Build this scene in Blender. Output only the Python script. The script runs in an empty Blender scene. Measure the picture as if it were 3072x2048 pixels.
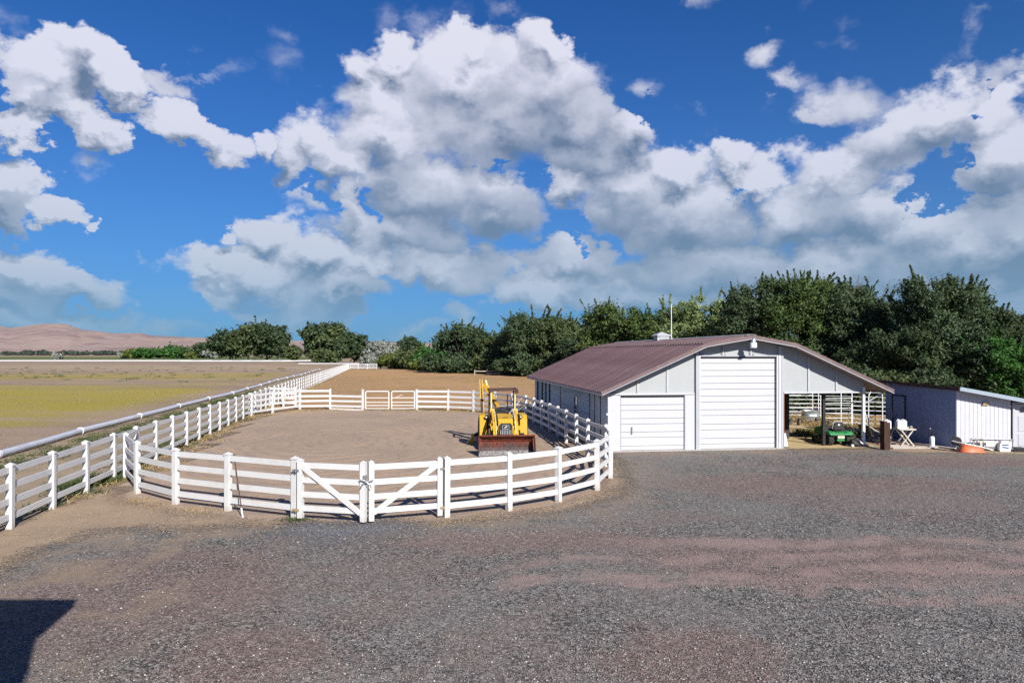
import bpy, math, random
import numpy as np
from mathutils import Vector, Matrix
from math import radians, sin, cos, tan, atan, atan2, pi, sqrt

random.seed(7)
S = bpy.context.scene
COL = S.collection

# ------------------------------------------------------------------ camera
EYE = 4.05
cam_d = bpy.data.cameras.new('camera')
cam = bpy.data.objects.new('camera', cam_d); COL.objects.link(cam)
cam.location = (0, 0, EYE); cam.rotation_euler = (radians(90), 0, 0)
cam_d.lens = 24.0; cam_d.sensor_width = 36.0; cam_d.sensor_fit = 'HORIZONTAL'
cam_d.shift_y = 36 / 3072.0
cam_d.clip_start = 0.1; cam_d.clip_end = 30000
S.camera = cam
S.view_settings.view_transform = 'Standard'; S.view_settings.look = 'None'
S.view_settings.exposure = 0.6; S.view_settings.gamma = 1.0
S.view_settings.use_curve_mapping = False
S.cycles.max_bounces = 6; S.cycles.diffuse_bounces = 2; S.cycles.glossy_bounces = 2
S.cycles.transmission_bounces = 3; S.cycles.transparent_max_bounces = 6
S.cycles.use_denoising = False

# ------------------------------------------------------------------ node helper
class NT:
    def __init__(self, tree):
        self.t = tree; self.n = tree.nodes; self.l = tree.links
    def put(self, sock, val):
        if val is None: return
        if isinstance(val, bpy.types.NodeSocket): self.l.new(val, sock); return
        if sock.type == 'RGBA' and not isinstance(val, (int, float)) and len(val) == 3: val = (*val, 1)
        if sock.type == 'RGBA' and isinstance(val, (int, float)): val = (val, val, val, 1)
        if sock.type == 'VECTOR' and isinstance(val, (int, float)): val = (val, val, val)
        sock.default_value = val
    def node(self, typ, ins=None, **props):
        nd = self.n.new(typ)
        for k, v in props.items(): setattr(nd, k, v)
        for k, v in (ins or {}).items(): self.put(nd.inputs[k], v)
        return nd
    def m(self, op, a, b=None, c=None, clamp=False):
        nd = self.n.new('ShaderNodeMath'); nd.operation = op; nd.use_clamp = clamp
        self.put(nd.inputs[0], a); self.put(nd.inputs[1], b)
        if c is not None: self.put(nd.inputs[2], c)
        return nd.outputs[0]
    def vm(self, op, a, b=None, scale=None):
        nd = self.n.new('ShaderNodeVectorMath'); nd.operation = op
        self.put(nd.inputs[0], a)
        if b is not None: self.put(nd.inputs[1], b)
        if scale is not None: self.put(nd.inputs['Scale'], scale)
        return nd.outputs[0]
    def mix(self, f, a, b, blend='MIX'):
        nd = self.n.new('ShaderNodeMix'); nd.data_type = 'RGBA'; nd.blend_type = blend
        self.put(nd.inputs[0], f); self.put(nd.inputs[6], a); self.put(nd.inputs[7], b)
        return nd.outputs[2]
    def noise(self, vec, scale, detail=4, rough=0.5, dist=0.0, col=False):
        nd = self.node('ShaderNodeTexNoise', {'Vector': vec, 'Scale': scale, 'Detail': detail, 'Roughness': rough, 'Distortion': dist})
        return nd.outputs['Color' if col else 'Fac']
    def voro(self, vec, scale, out='Color', feature='F1', rand=1.0):
        nd = self.node('ShaderNodeTexVoronoi', {'Vector': vec, 'Scale': scale, 'Randomness': rand}, feature=feature)
        return nd.outputs[out]
    def ramp(self, f, lo, hi, a=0.0, b=1.0, smooth=True):
        nd = self.node('ShaderNodeMapRange', {'Value': f, 'From Min': lo, 'From Max': hi, 'To Min': a, 'To Max': b})
        nd.interpolation_type = 'SMOOTHSTEP' if smooth else 'LINEAR'
        return nd.outputs[0]
    def bump(self, h, strength=0.5, dist=0.02):
        return self.node('ShaderNodeBump', {'Height': h, 'Strength': strength, 'Distance': dist}).outputs[0]
    def pos(self): return self.n.new('ShaderNodeNewGeometry').outputs['Position']
    def objco(self): return self.n.new('ShaderNodeTexCoord').outputs['Object']
    def sep(self, v):
        nd = self.n.new('ShaderNodeSeparateXYZ'); self.put(nd.inputs[0], v); return nd.outputs
    def comb(self, x, y, z):
        return self.node('ShaderNodeCombineXYZ', {0: x, 1: y, 2: z}).outputs[0]
    def mapv(self, v, loc=(0, 0, 0), rot=(0, 0, 0), sc=(1, 1, 1), typ='POINT'):
        return self.node('ShaderNodeMapping', {'Vector': v, 'Location': loc, 'Rotation': rot, 'Scale': sc}, vector_type=typ).outputs[0]

# ------------------------------------------------------------------ sun and sky
SUNV = Vector((0.5, -1.0, 0.667)).normalized()
ELEV = math.asin(SUNV.z); AZ = atan2(SUNV.x, SUNV.y)
sd = bpy.data.lights.new('sun', 'SUN'); sd.energy = 5.0; sd.angle = radians(0.53); sd.color = (1.0, 0.955, 0.89)
so = bpy.data.objects.new('sun', sd); COL.objects.link(so); so.location = (20, -40, 40)
so.rotation_euler = (-SUNV).to_track_quat('-Z', 'Y').to_euler()

W = bpy.data.worlds.new('World'); S.world = W; W.use_nodes = True
SKYK = 0.10; EXPK = 2 ** 0.6
def build_world():
    W.node_tree.nodes.clear(); n = NT(W.node_tree)
    sky = n.node('ShaderNodeTexSky', sky_type='NISHITA', sun_disc=False, sun_elevation=ELEV, sun_rotation=AZ,
                 altitude=700, air_density=1.0, dust_density=0.25, ozone_density=4.0).outputs[0]
    d = n.node('ShaderNodeTexCoord').outputs['Generated']
    x, y, z = n.sep(d)
    az = n.m('ARCTAN2', x, y)
    hyp = n.m('SQRT', n.m('ADD', n.m('MULTIPLY', x, x), n.m('MULTIPLY', y, y)))
    el = n.m('DIVIDE', z, n.m('MAXIMUM', hyp, 0.02))
    C = n.comb(az, el, 0.0)
    Dn = n.mapv(d, sc=(1, 1, 1.35))
    w1 = n.vm('SUBTRACT', n.noise(Dn, 5.5, 3, 0.55, col=True), (0.5, 0.5, 0.5))
    w2 = n.vm('SUBTRACT', n.noise(Dn, 17.0, 7, 0.62, col=True), (0.5, 0.5, 0.5))
    Cw = n.vm('ADD', C, n.vm('ADD', n.vm('SCALE', w1, scale=0.085), n.vm('SCALE', w2, scale=0.10)))
    def field(blobs, vec, k=1.0):
        out = None
        for (px, py, rx, ry, rot) in blobs:
            a = atan((px - 1536) / 2048); e = (1060 - py) / 2048 * cos(a)
            mp = n.mapv(vec, (a, e, 0), (0, 0, radians(rot)), (rx * k / 2048 * cos(a), ry * k / 2048 * cos(a), 1), 'TEXTURE')
            g = n.node('ShaderNodeTexGradient', {'Vector': mp}, gradient_type='SPHERICAL').outputs['Fac']
            out = g if out is None else n.m('MAXIMUM', out, g)
        return out
    CL = [  # clouds: direction (as seen from the yard), radii, tilt
        (110,215,190,130,0),(240,170,150,110,-10),(350,235,120,95,0),(270,370,120,90,0),(150,290,150,100,0),(40,260,120,110,0),
        (520,360,170,90,-15),(640,420,170,90,-20),(680,480,90,70,0),(790,460,60,80,0),
        (35,370,90,70,0),(70,520,110,110,0),(30,600,130,120,0),(200,620,110,60,-10),(295,668,40,34,0),
        (90,790,260,120,-8),(270,850,190,90,-18),(40,870,260,110,0),(120,960,330,60,0),
        (1080,190,110,110,0),(1190,170,110,100,0),(1130,290,200,170,0),(1420,170,110,110,0),(1400,260,330,190,0),(1650,160,120,120,0),
        (1650,270,230,190,0),(1500,370,450,200,0),(1740,350,150,150,-20),(1150,400,260,180,0),(930,420,130,130,0),(880,470,90,110,0),
        (1020,480,170,130,0),(1250,560,330,190,0),(1480,640,220,170,10),(1200,700,300,170,0),(1300,800,330,110,0),(1060,640,90,200,10),(1080,800,160,110,0),
        (820,700,150,110,0),(960,760,190,110,0),(640,800,200,70,0),(770,810,220,110,0),(1050,870,220,90,0),(900,930,330,80,0),(680,720,50,40,0),(640,870,140,60,0),
        
        (1770,470,190,170,0),(1900,380,150,110,0),(1850,560,260,200,0),(2020,500,170,110,0),(1700,560,120,110,0),(2060,640,330,200,0),(1700,790,260,110,0),(1640,870,260,90,0),
        (2200,500,90,100,0),(2270,560,170,110,0),(2120,800,400,160,0),(2420,640,330,180,0),(2480,520,220,150,15),(2620,430,260,160,25),(2780,350,260,150,10),
        (2950,340,220,170,0),(3030,460,220,200,0),(2620,640,200,160,0),(2900,720,330,180,0),(2560,800,400,160,0),(3050,700,200,220,0),(2850,880,400,100,0),(2400,900,500,90,0),
        (2000,900,500,80,0)]
    WI = [(480,250,130,90,20),(560,985,170,60,0),(300,965,180,60,0),(1370,935,110,70,0),(1250,980,180,70,0),(2310,125,90,60,0),(2345,215,60,90,10),(2570,305,160,90,-10),(2960,255,200,90,20),(560,1005,200,50,0),(950,600,80,70,0),(2450,330,60,40,0)]
    HO = [(1950,330,110,60,-30),(980,570,80,30,0),(2750,545,75,60,20),(2820,620,70,70,0),(2880,490,70,45,20),(2205,600,50,40,0),(1620,555,60,30,0),(1720,740,50,80,0),(2930,300,50,40,0),(560,640,60,40,0),(1130,640,40,40,0),(1460,500,40,20,0)]
    DK = [(1640,420,330,170,5),(1780,420,130,150,0),(1420,700,330,150,0),(1250,620,200,120,0),(1480,760,260,90,0),(1930,760,340,190,0),(2080,850,420,120,0),(50,660,120,80,0),(120,880,260,80,0),
          (2500,700,260,120,0),(2200,700,160,100,0),(2800,820,420,130,0),(2620,900,420,100,0),(1000,930,300,60,0),(200,230,80,50,0),(1200,500,120,70,0),(2700,420,180,60,10),(3000,600,160,140,0)]
    far = n.m('MAXIMUM', n.ramp(n.m('ABSOLUTE', az), 0.70, 0.86), n.ramp(el, 0.58, 0.80))
    Dw = n.vm('ADD', Dn, n.vm('SCALE', w2, scale=0.050))
    hole = n.m('MULTIPLY', field(HO, n.vm('ADD', Cw, n.vm('SCALE', w2, scale=0.10)), 1.0), 0.62)
    wisp = n.m('MULTIPLY', field(WI, Cw), 0.42)
    g = n.noise(Dn, 2.3, 3, 0.5)
    gm = n.m('MULTIPLY', far, n.m('MULTIPLY', n.m('SUBTRACT', g, 0.55), 4.0))
    gm = n.m('MULTIPLY', gm, n.ramp(el, -0.02, 0.05))
    def M_(ox, oy):
        c = n.vm('ADD', Cw, (ox, oy, 0)); d3 = n.vm('ADD', Dw, (ox, 0, oy * 1.35))
        b1 = n.m('SUBTRACT', 0.5, n.voro(d3, 9.0, 'Distance', 'SMOOTH_F1')); b2 = n.m('SUBTRACT', 0.5, n.voro(d3, 21.0, 'Distance', 'F1'))
        b3 = n.m('SUBTRACT', n.noise(d3, 26.0, 6, 0.62), 0.5)
        puff = n.m('ADD', n.m('MULTIPLY', b1, 0.42), n.m('ADD', n.m('MULTIPLY', b2, 0.20), n.m('MULTIPLY', b3, 0.26)))
        base = n.m('MAXIMUM', n.m('MAXIMUM', field(CL, c, 0.86), wisp), gm)
        return n.m('ADD', base, puff)
    m0 = M_(0, 0); mu = M_(0.007, 0.026)
    f1 = n.noise(Dn, 11.0, 8, 0.60)
    dens = n.m('SUBTRACT', n.m('ADD', n.m('SUBTRACT', m0, 0.07), n.m('MULTIPLY', n.m('SUBTRACT', f1, 0.5), 0.42)), hole)
    soft = n.ramp(n.noise(Dn, 4.0, 2, 0.5), 0.35, 0.65, 0.16, 0.42)
    alpha = n.node('ShaderNodeMapRange', {'Value': dens, 'From Min': 0.04, 'From Max': n.m('ADD', 0.04, soft)}); alpha.interpolation_type = 'SMOOTHSTEP'; alpha = alpha.outputs[0]
    dk = field(DK, n.vm('ADD', C, n.vm('ADD', n.vm('SCALE', w1, scale=0.12), n.vm('SCALE', w2, scale=0.07))), 1.35)
    dkout = n.m('MULTIPLY', far, n.ramp(gm, 0.5, 1.3))
    dks = n.m('MAXIMUM', n.ramp(dk, 0.0, 0.75), dkout)
    rel = n.m('MULTIPLY', n.m('SUBTRACT', m0, mu), n.m('SUBTRACT', 1.25, n.m('MULTIPLY', dks, 0.5)))
    lit = n.m('SUBTRACT', n.m('ADD', 0.73, rel), n.m('MULTIPLY', dks, 0.44), clamp=True)
    lit = n.m('ADD', lit, n.m('MULTIPLY', n.ramp(dens, 0.30, 0.05), 0.18), clamp=True)
    ccol = n.mix(lit, (0.130, 0.185, 0.315), (0.80, 0.80, 0.92))
    # grading of the clear sky, the same in all directions
    base = n.mix(1.0, sky, (0.110, 0.50, 1.02), 'MULTIPLY')
    ccol = n.mix(1.0, ccol, (1 / SKYK,) * 3, 'MULTIPLY')
    hz = n.m('POWER', 2.718, n.m('MULTIPLY', n.m('MAXIMUM', el, 0.0), -6.0))
    hzcol = tuple(c / SKYK for c in (0.175, 0.345, 0.545))
    base = n.mix(n.m('MULTIPLY', n.m('POWER', 2.718, n.m('MULTIPLY', n.m('MAXIMUM', el, 0.0), -5.0)), 0.88), base, hzcol)
    ccol = n.mix(n.m('MULTIPLY', hz, 1.0, clamp=True), ccol, tuple(c / SKYK for c in (0.21, 0.375, 0.52)))
    full = n.mix(n.m('MULTIPLY', alpha, n.ramp(el, 0.0, 0.12, 0.55, 0.97)), base, ccol)
    bg = n.node('ShaderNodeBackground', {'Color': full, 'Strength': SKYK / EXPK})
    out = n.node('ShaderNodeOutputWorld'); n.l.new(bg.outputs[0], out.inputs[0])
build_world()
W.cycles.sampling_method = 'MANUAL'; W.cycles.sample_map_resolution = 512

# ------------------------------------------------------------------ mesh helpers
def G(px, py):                      # point of the flat ground seen at a given direction of the survey
    Y = 2048 * EYE / (py - 1060.0)
    return ((px - 1536) / 2048 * Y, Y)

class MB:
    def __init__(self): self.v = []; self.f = []
    def add(self, vs, fs):
        o = len(self.v); self.v += [tuple(p) for p in vs]; self.f += [tuple(i + o for i in f) for f in fs]; return self
    def box(self, cx, cy, cz, sx, sy, sz, rot=None, bevel=0.0):
        hx, hy, hz = sx / 2, sy / 2, sz / 2
        P = [(-hx, -hy, -hz), (hx, -hy, -hz), (hx, hy, -hz), (-hx, hy, -hz), (-hx, -hy, hz), (hx, -hy, hz), (hx, hy, hz), (-hx, hy, hz)]
        if rot is not None: P = [rot @ Vector(p) for p in P]
        P = [(p[0] + cx, p[1] + cy, p[2] + cz) for p in P]
        return self.add(P, [(0, 3, 2, 1), (4, 5, 6, 7), (0, 1, 5, 4), (1, 2, 6, 5), (2, 3, 7, 6), (3, 0, 4, 7)])
    def beam(self, p, q, w, h, up=(0, 0, 1)):
        p = Vector(p); q = Vector(q); d = (q - p); L = d.length; d.normalize()
        up = Vector(up)
        if abs(d.dot(up)) > 0.98: up = Vector((0, 1, 0))
        s = d.cross(up).normalized(); u = s.cross(d).normalized()
        vs = []
        for b in (p, q):
            for (a, c) in ((-1, -1), (1, -1), (1, 1), (-1, 1)):
                vs.append(b + s * (a * w / 2) + u * (c * h / 2))
        return self.add(vs, [(0, 1, 2, 3), (7, 6, 5, 4), (0, 4, 5, 1), (1, 5, 6, 2), (2, 6, 7, 3), (3, 7, 4, 0)])
    def tube(self, pts, r, n=8, cap=True, closed=False):
        pts = [Vector(p) for p in pts]; m = len(pts)
        rs = r if isinstance(r, (list, tuple)) else [r] * m
        rings = []; prev = None
        for i, p in enumerate(pts):
            if closed: d = pts[(i + 1) % m] - pts[i - 1]
            else: d = pts[min(i + 1, m - 1)] - pts[max(i - 1, 0)]
            d.normalize()
            if prev is None:
                a = Vector((0, 0, 1)) if abs(d.z) < 0.9 else Vector((1, 0, 0))
                s = d.cross(a).normalized()
            else:
                s = (prev - d * prev.dot(d)).normalized()
            prev = s; u = s.cross(d)
            rings.append([p + (s * cos(2 * pi * k / n) + u * sin(2 * pi * k / n)) * rs[i] for k in range(n)])
        vs = [v for R in rings for v in R]; fs = []
        for i in range(m if closed else m - 1):
            j = (i + 1) % m
            for k in range(n):
                fs.append((i * n + k, i * n + (k + 1) % n, j * n + (k + 1) % n, j * n + k))
        if cap and not closed:
            fs.append(tuple(range(n))[::-1]); fs.append(tuple(range((m - 1) * n, m * n)))
        return self.add(vs, fs)
    def lathe(self, prof, c=(0, 0, 0), n=16, axis='Z'):
        vs = []; fs = []
        for (r, z) in prof:
            for k in range(n):
                a = 2 * pi * k / n
                x, y = r * cos(a), r * sin(a)
                p = {'Z': (x, y, z), 'X': (z, x, y), 'Y': (x, z, y)}[axis]
                vs.append((p[0] + c[0], p[1] + c[1], p[2] + c[2]))
        for i in range(len(prof) - 1):
            for k in range(n):
                fs.append((i * n + k, i * n + (k + 1) % n, (i + 1) * n + (k + 1) % n, (i + 1) * n + k))
        if prof[0][0] > 1e-4: fs.append(tuple(range(n))[::-1])
        if prof[-1][0] > 1e-4: fs.append(tuple(range((len(prof) - 1) * n, len(prof) * n)))
        return self.add(vs, fs)
    def prism(self, poly, a0, a1, axis='Y'):      # polygon extruded along an axis; XZ for 'Y', YZ for 'X', XY for 'Z'
        n = len(poly); vs = []
        for a in (a0, a1):
            for (s, t) in poly:
                vs.append({'Y': (s, a, t), 'X': (a, s, t), 'Z': (s, t, a)}[axis])
        fs = [tuple(range(n)), tuple(range(n, 2 * n))[::-1]]
        for k in range(n): fs.append((k, k + n, (k + 1) % n + n, (k + 1) % n))
        return self.add(vs, fs)
    def ball(self, c, r, n=10, sc=(1, 1, 1)):
        prof = [(sin(pi * i / n) * 1.0, -cos(pi * i / n)) for i in range(n + 1)]
        vs = []; fs = []; m = 12
        for (rr, z) in prof:
            for k in range(m):
                a = 2 * pi * k / m
                vs.append((c[0] + r * sc[0] * rr * cos(a), c[1] + r * sc[1] * rr * sin(a), c[2] + r * sc[2] * z))
        for i in range(n):
            for k in range(m): fs.append((i * m + k, i * m + (k + 1) % m, (i + 1) * m + (k + 1) % m, (i + 1) * m + k))
        return self.add(vs, fs)
    def mesh(self, name, mat, smooth=False):
        me = bpy.data.meshes.new(name); me.from_pydata(self.v, [], self.f); me.validate()
        if mat is not None: me.materials.append(mat)
        if smooth:
            for p in me.polygons: p.use_smooth = True
            try: me.set_sharp_from_angle(angle=radians(40))
            except Exception: pass
        import bmesh
        bm = bmesh.new(); bm.from_mesh(me); bmesh.ops.recalc_face_normals(bm, faces=bm.faces); bm.to_mesh(me); bm.free()
        return me
    def build(self, name, mat, parent=None, smooth=False, label=None):
        o = bpy.data.objects.new(name, self.mesh(name, mat, smooth)); COL.objects.link(o)
        if parent is not None: o.parent = parent
        if label: o['label'] = label
        return o

def tag(o, label=None, cat=None, group=None, kind=None):
    if label: o['label'] = label
    if cat: o['category'] = cat
    if group: o['group'] = group
    if kind: o['kind'] = kind
    return o
def thing(name, label, cat, loc=(0, 0, 0), rz=0.0, group=None):
    o = bpy.data.objects.new(name, None); COL.objects.link(o); o.empty_display_size = 0.2
    o.location = loc; o.rotation_euler = (0, 0, rz)
    return tag(o, label, cat, group)
def inst(name, me, parent=None, loc=(0, 0, 0), rot=(0, 0, 0), sc=(1, 1, 1)):
    o = bpy.data.objects.new(name, me); COL.objects.link(o)
    if parent is not None: o.parent = parent
    o.location = loc; o.rotation_euler = rot; o.scale = sc
    return o
def kids(o): return [c for c in bpy.data.objects if c.parent == o]
def copy_tree(o, parent=None):
    c = o.copy(); COL.objects.link(c)
    if parent is not None: c.parent = parent
    for ch in kids(o): copy_tree(ch, c)
    return c

def np_mesh(name, V, F, mat, attrs=None, smooth=False):
    V = np.asarray(V, np.float32); F = np.asarray(F, np.int32); k = F.shape[1]
    me = bpy.data.meshes.new(name)
    me.vertices.add(len(V)); me.vertices.foreach_set('co', V.ravel())
    me.loops.add(F.size); me.loops.foreach_set('vertex_index', F.ravel())
    me.polygons.add(len(F)); me.polygons.foreach_set('loop_start', np.arange(0, F.size, k, dtype=np.int32))
    me.polygons.foreach_set('loop_total', np.full(len(F), k, np.int32))
    if smooth: me.polygons.foreach_set('use_smooth', np.ones(len(F), bool))
    for nm, (dom, arr) in (attrs or {}).items():
        at = me.attributes.new(nm, 'FLOAT', dom); at.data.foreach_set('value', np.asarray(arr, np.float32))
    me.update(calc_edges=True); me.materials.append(mat)
    return me

# ------------------------------------------------------------------ materials
def material(name, fn):
    m = bpy.data.materials.new(name); m.use_nodes = True; m.node_tree.nodes.clear()
    n = NT(m.node_tree); sh = fn(n)
    out = n.node('ShaderNodeOutputMaterial'); n.l.new(sh, out.inputs[0]); return m
def pbsdf(n, col, rough=0.6, metal=0.0, normal=None, spec=0.4, alpha=None, **kw):
    ins = {'Base Color': col, 'Roughness': rough, 'Metallic': metal, 'Specular IOR Level': spec}
    if normal is not None: ins['Normal'] = normal
    if alpha is not None: ins['Alpha'] = alpha
    ins.update(kw)
    return n.node('ShaderNodeBsdfPrincipled', ins).outputs[0]
def painted(name, col, rough=0.5, dirt=(0.25, 0.2, 0.15), amt=0.25, metal=0.0, scale=3.0, bump=0.1, spec=0.4):
    def fn(n):
        p = n.objco()
        a = n.noise(p, scale, 6, 0.65); b = n.noise(p, scale * 9, 4, 0.6)
        f = n.m('MULTIPLY', n.ramp(n.m('ADD', n.m('MULTIPLY', a, 0.7), n.m('MULTIPLY', b, 0.3)), 0.46, 0.72), amt)
        c = n.mix(f, col, dirt)
        c = n.mix(n.m('MULTIPLY', n.m('SUBTRACT', b, 0.5), 0.25), c, (0, 0, 0))
        st = n.noise(n.mapv(p, sc=(5, 5, 0.35)), 2.2, 5, 0.7)
        c = n.mix(n.m('MULTIPLY', n.ramp(st, 0.52, 0.74), amt * 0.7), c, dirt)
        r = n.ramp(a, 0.3, 0.7, rough - 0.08, rough + 0.12)
        return pbsdf(n, c, r, metal, n.bump(b, bump, 0.01), spec)
    return material(name, fn)
M = {}
def vinyl_fn(n):
    p = n.pos(); a = n.noise(p, 1.7, 6, 0.65); b = n.noise(p, 16, 5, 0.7); z = n.sep(p)[2]
    c = n.mix(n.m('MULTIPLY', n.ramp(n.m('ADD', n.m('MULTIPLY', a, .7), n.m('MULTIPLY', b, .3)), 0.47, 0.70), 0.35), (0.57, 0.57, 0.565), (0.38, 0.34, 0.28))
    spl = n.m('MULTIPLY', n.ramp(n.m('ADD', z, n.m('MULTIPLY', n.m('SUBTRACT', b, 0.5), 0.5)), 0.22, 0.0), n.ramp(b, 0.40, 0.55))
    c = n.mix(n.m('MULTIPLY', spl, 0.75), c, (0.36, 0.27, 0.19))
    k = n.m('MULTIPLY', n.ramp(n.noise(p, 42, 3, 0.6), 0.66, 0.72), 0.5)
    c = n.mix(k, c, (0.22, 0.19, 0.16))
    return pbsdf(n, c, 0.45, 0, n.bump(b, 0.04, 0.01), 0.4)
M['vinyl'] = material('white vinyl with mud splash', vinyl_fn)
M['vinyl_clean'] = painted('white vinyl', (0.64, 0.64, 0.64), 0.45, (0.45, 0.38, 0.30), 0.30, scale=1.6, bump=0.03)
M['white_paint'] = painted('white painted steel', (0.455, 0.455, 0.485), 0.5, (0.52, 0.50, 0.52), 0.35, scale=0.9, bump=0.05)
M['white_wall'] = painted('white wall sheet', (0.44, 0.445, 0.48), 0.55, (0.50, 0.47, 0.48), 0.35, scale=0.8, bump=0.05)
M['gable'] = painted('pale grey fibreglass panel', (0.335, 0.35, 0.355), 0.5, (0.38, 0.40, 0.40), 0.5, scale=1.1, bump=0.05)
M['trim'] = painted('grey steel trim', (0.36, 0.38, 0.42), 0.45, (0.2, 0.2, 0.22), 0.3)
M['batten'] = painted('weathered grey batten', (0.40, 0.42, 0.45), 0.6, (0.25, 0.25, 0.26), 0.4)
M['gap_shade'] = painted('dark gap shade', (0.02, 0.02, 0.022), 0.8, amt=0.1)  # near-black colour standing in for the shade above the doors
M['side_wall'] = painted('grey blue corrugated wall', (0.48, 0.55, 0.60), 0.5, (0.30, 0.29, 0.30), 0.6, scale=1.3, bump=0.08)
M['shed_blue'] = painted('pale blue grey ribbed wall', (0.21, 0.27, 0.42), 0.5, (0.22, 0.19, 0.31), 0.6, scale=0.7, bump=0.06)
M['shed_white'] = painted('white ribbed steel', (0.56, 0.56, 0.59), 0.5, (0.42, 0.41, 0.44), 0.4, scale=0.8)
M['fascia'] = painted('blue grey fascia', (0.30, 0.36, 0.42), 0.4, (0.2, 0.22, 0.25), 0.4)
def roof_fn(n):
    p = n.objco(); q = n.mapv(p, sc=(0.5, 4.0, 0.5))
    a = n.noise(q, 1.4, 6, 0.65); b = n.noise(p, 22, 5, 0.7); c3 = n.noise(p, 0.8, 4, 0.6)
    c = n.mix(n.ramp(a, 0.32, 0.7), (0.060, 0.027, 0.028), (0.115, 0.058, 0.060))
    c = n.mix(n.m('MULTIPLY', n.ramp(b, 0.6, 0.8), 0.4), c, (0.27, 0.20, 0.20))
    c = n.mix(n.m('MULTIPLY', n.ramp(c3, 0.4, 0.7), 0.35), c, (0.15, 0.105, 0.118))
    rnd = n.node('ShaderNodeObjectInfo').outputs['Random']
    c = n.mix(1.0, c, n.mix(rnd, (0.82, 0.80, 0.80), (1.12, 1.10, 1.10)), 'MULTIPLY')
    rust_ = n.ramp(n.noise(n.mapv(p, sc=(0.35, 9.0, 0.35)), 1.0, 5, 0.7), 0.42, 0.62)
    c = n.mix(n.m('MULTIPLY', rust_, 0.6), c, (0.045, 0.024, 0.028))
    return pbsdf(n, c, 0.38, 0.0, n.bump(b, 0.15, 0.01), 0.5)
M['roof'] = material('maroon corrugated roofing', roof_fn)
M['roof_edge'] = painted('brown roof trim', (0.13, 0.085, 0.085), 0.5, (0.3, 0.25, 0.23), 0.3)
M['under'] = painted('unpainted purlin', (0.22, 0.18, 0.16), 0.8)
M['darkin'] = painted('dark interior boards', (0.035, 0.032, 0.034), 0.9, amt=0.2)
M['galv'] = painted('galvanised steel', (0.52, 0.55, 0.58), 0.32, (0.32, 0.34, 0.36), 0.5, metal=0.75, scale=4, bump=0.05)
M['pipe_white'] = painted('white pipe rail', (0.70, 0.71, 0.72), 0.4, (0.40, 0.36, 0.32), 0.2, scale=5)
M['pipe_irr'] = painted('faded white irrigation pipe', (0.50, 0.52, 0.57), 0.4, (0.27, 0.27, 0.30), 0.55, scale=1.5)
M['yellow'] = painted('worn yellow paint', (0.52, 0.30, 0.010), 0.42, (0.34, 0.19, 0.03), 0.40, scale=3.5, bump=0.05, spec=0.5)
M['cream'] = painted('pale yellow tube', (0.62, 0.55, 0.30), 0.45, (0.3, 0.2, 0.08), 0.4)
M['brown_steel'] = painted('dark brown steel', (0.045, 0.022, 0.018), 0.55, (0.16, 0.06, 0.03), 0.5)
M['black'] = painted('black plastic', (0.014, 0.014, 0.015), 0.5, (0.1, 0.09, 0.08), 0.25)
M['rubber'] = painted('dusty tyre rubber', (0.018, 0.018, 0.019), 0.85, (0.12, 0.10, 0.085), 0.55, scale=5, bump=0.3)
M['mower_green'] = painted('green paint', (0.018, 0.20, 0.055), 0.35, (0.12, 0.16, 0.08), 0.3, scale=6, spec=0.6)
M['rim_yellow'] = painted('faded yellow rim', (0.5, 0.34, 0.06), 0.5, (0.2, 0.15, 0.08), 0.5)
M['orange'] = painted('orange plastic tray', (0.55, 0.125, 0.045), 0.5, (0.40, 0.16, 0.10), 0.5, scale=3)
M['steel'] = painted('bare steel', (0.35, 0.35, 0.36), 0.4, (0.2, 0.14, 0.1), 0.5, metal=0.7)
M['brass'] = painted('rusty brass hinge', (0.42, 0.30, 0.14), 0.5, (0.22, 0.09, 0.03), 0.7, metal=0.4, scale=12)
M['glass'] = material('dark window glass', lambda n: pbsdf(n, (0.03, 0.04, 0.05), 0.08, 0.0, None, 0.9))
M['pale_glass'] = painted('milky lamp glass', (0.75, 0.8, 0.82), 0.2, (0.5, 0.5, 0.5), 0.3)
M['jug'] = painted('white plastic jug', (0.76, 0.76, 0.79), 0.4, (0.55, 0.52, 0.50), 0.3, scale=4)
M['cloth_white'] = painted('white plastic sheet', (0.62, 0.62, 0.64), 0.6, (0.2, 0.2, 0.22), 0.4)
M['blue_cloth'] = painted('blue plastic', (0.03, 0.07, 0.22), 0.4)
def rust_fn(n):
    p = n.objco(); z = n.sep(p)[2]
    a = n.noise(p, 3.5, 8, 0.7); b = n.noise(p, 14, 5, 0.7)
    f = n.ramp(n.m('ADD', n.m('MULTIPLY', n.m('SUBTRACT', a, 0.5), 0.8), z), 0.16, 0.62)
    worn = n.mix(n.ramp(b, 0.45, 0.7), (0.035, 0.022, 0.022), (0.14, 0.115, 0.115))
    c = n.mix(f, worn, n.mix(n.ramp(b, 0.35, 0.65), (0.060, 0.014, 0.009), (0.21, 0.050, 0.022)))
    low = n.ramp(z, 0.20, 0.02)
    c = n.mix(n.m('MULTIPLY', low, n.ramp(b, 0.35, 0.6)), c, (0.50, 0.49, 0.49))
    return pbsdf(n, c, n.ramp(b, 0.3, 0.7, 0.45, 0.8), 0.35, n.bump(a, 0.35, 0.02), 0.4)
M['rust'] = material('rusty worn bucket steel', rust_fn)
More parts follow.
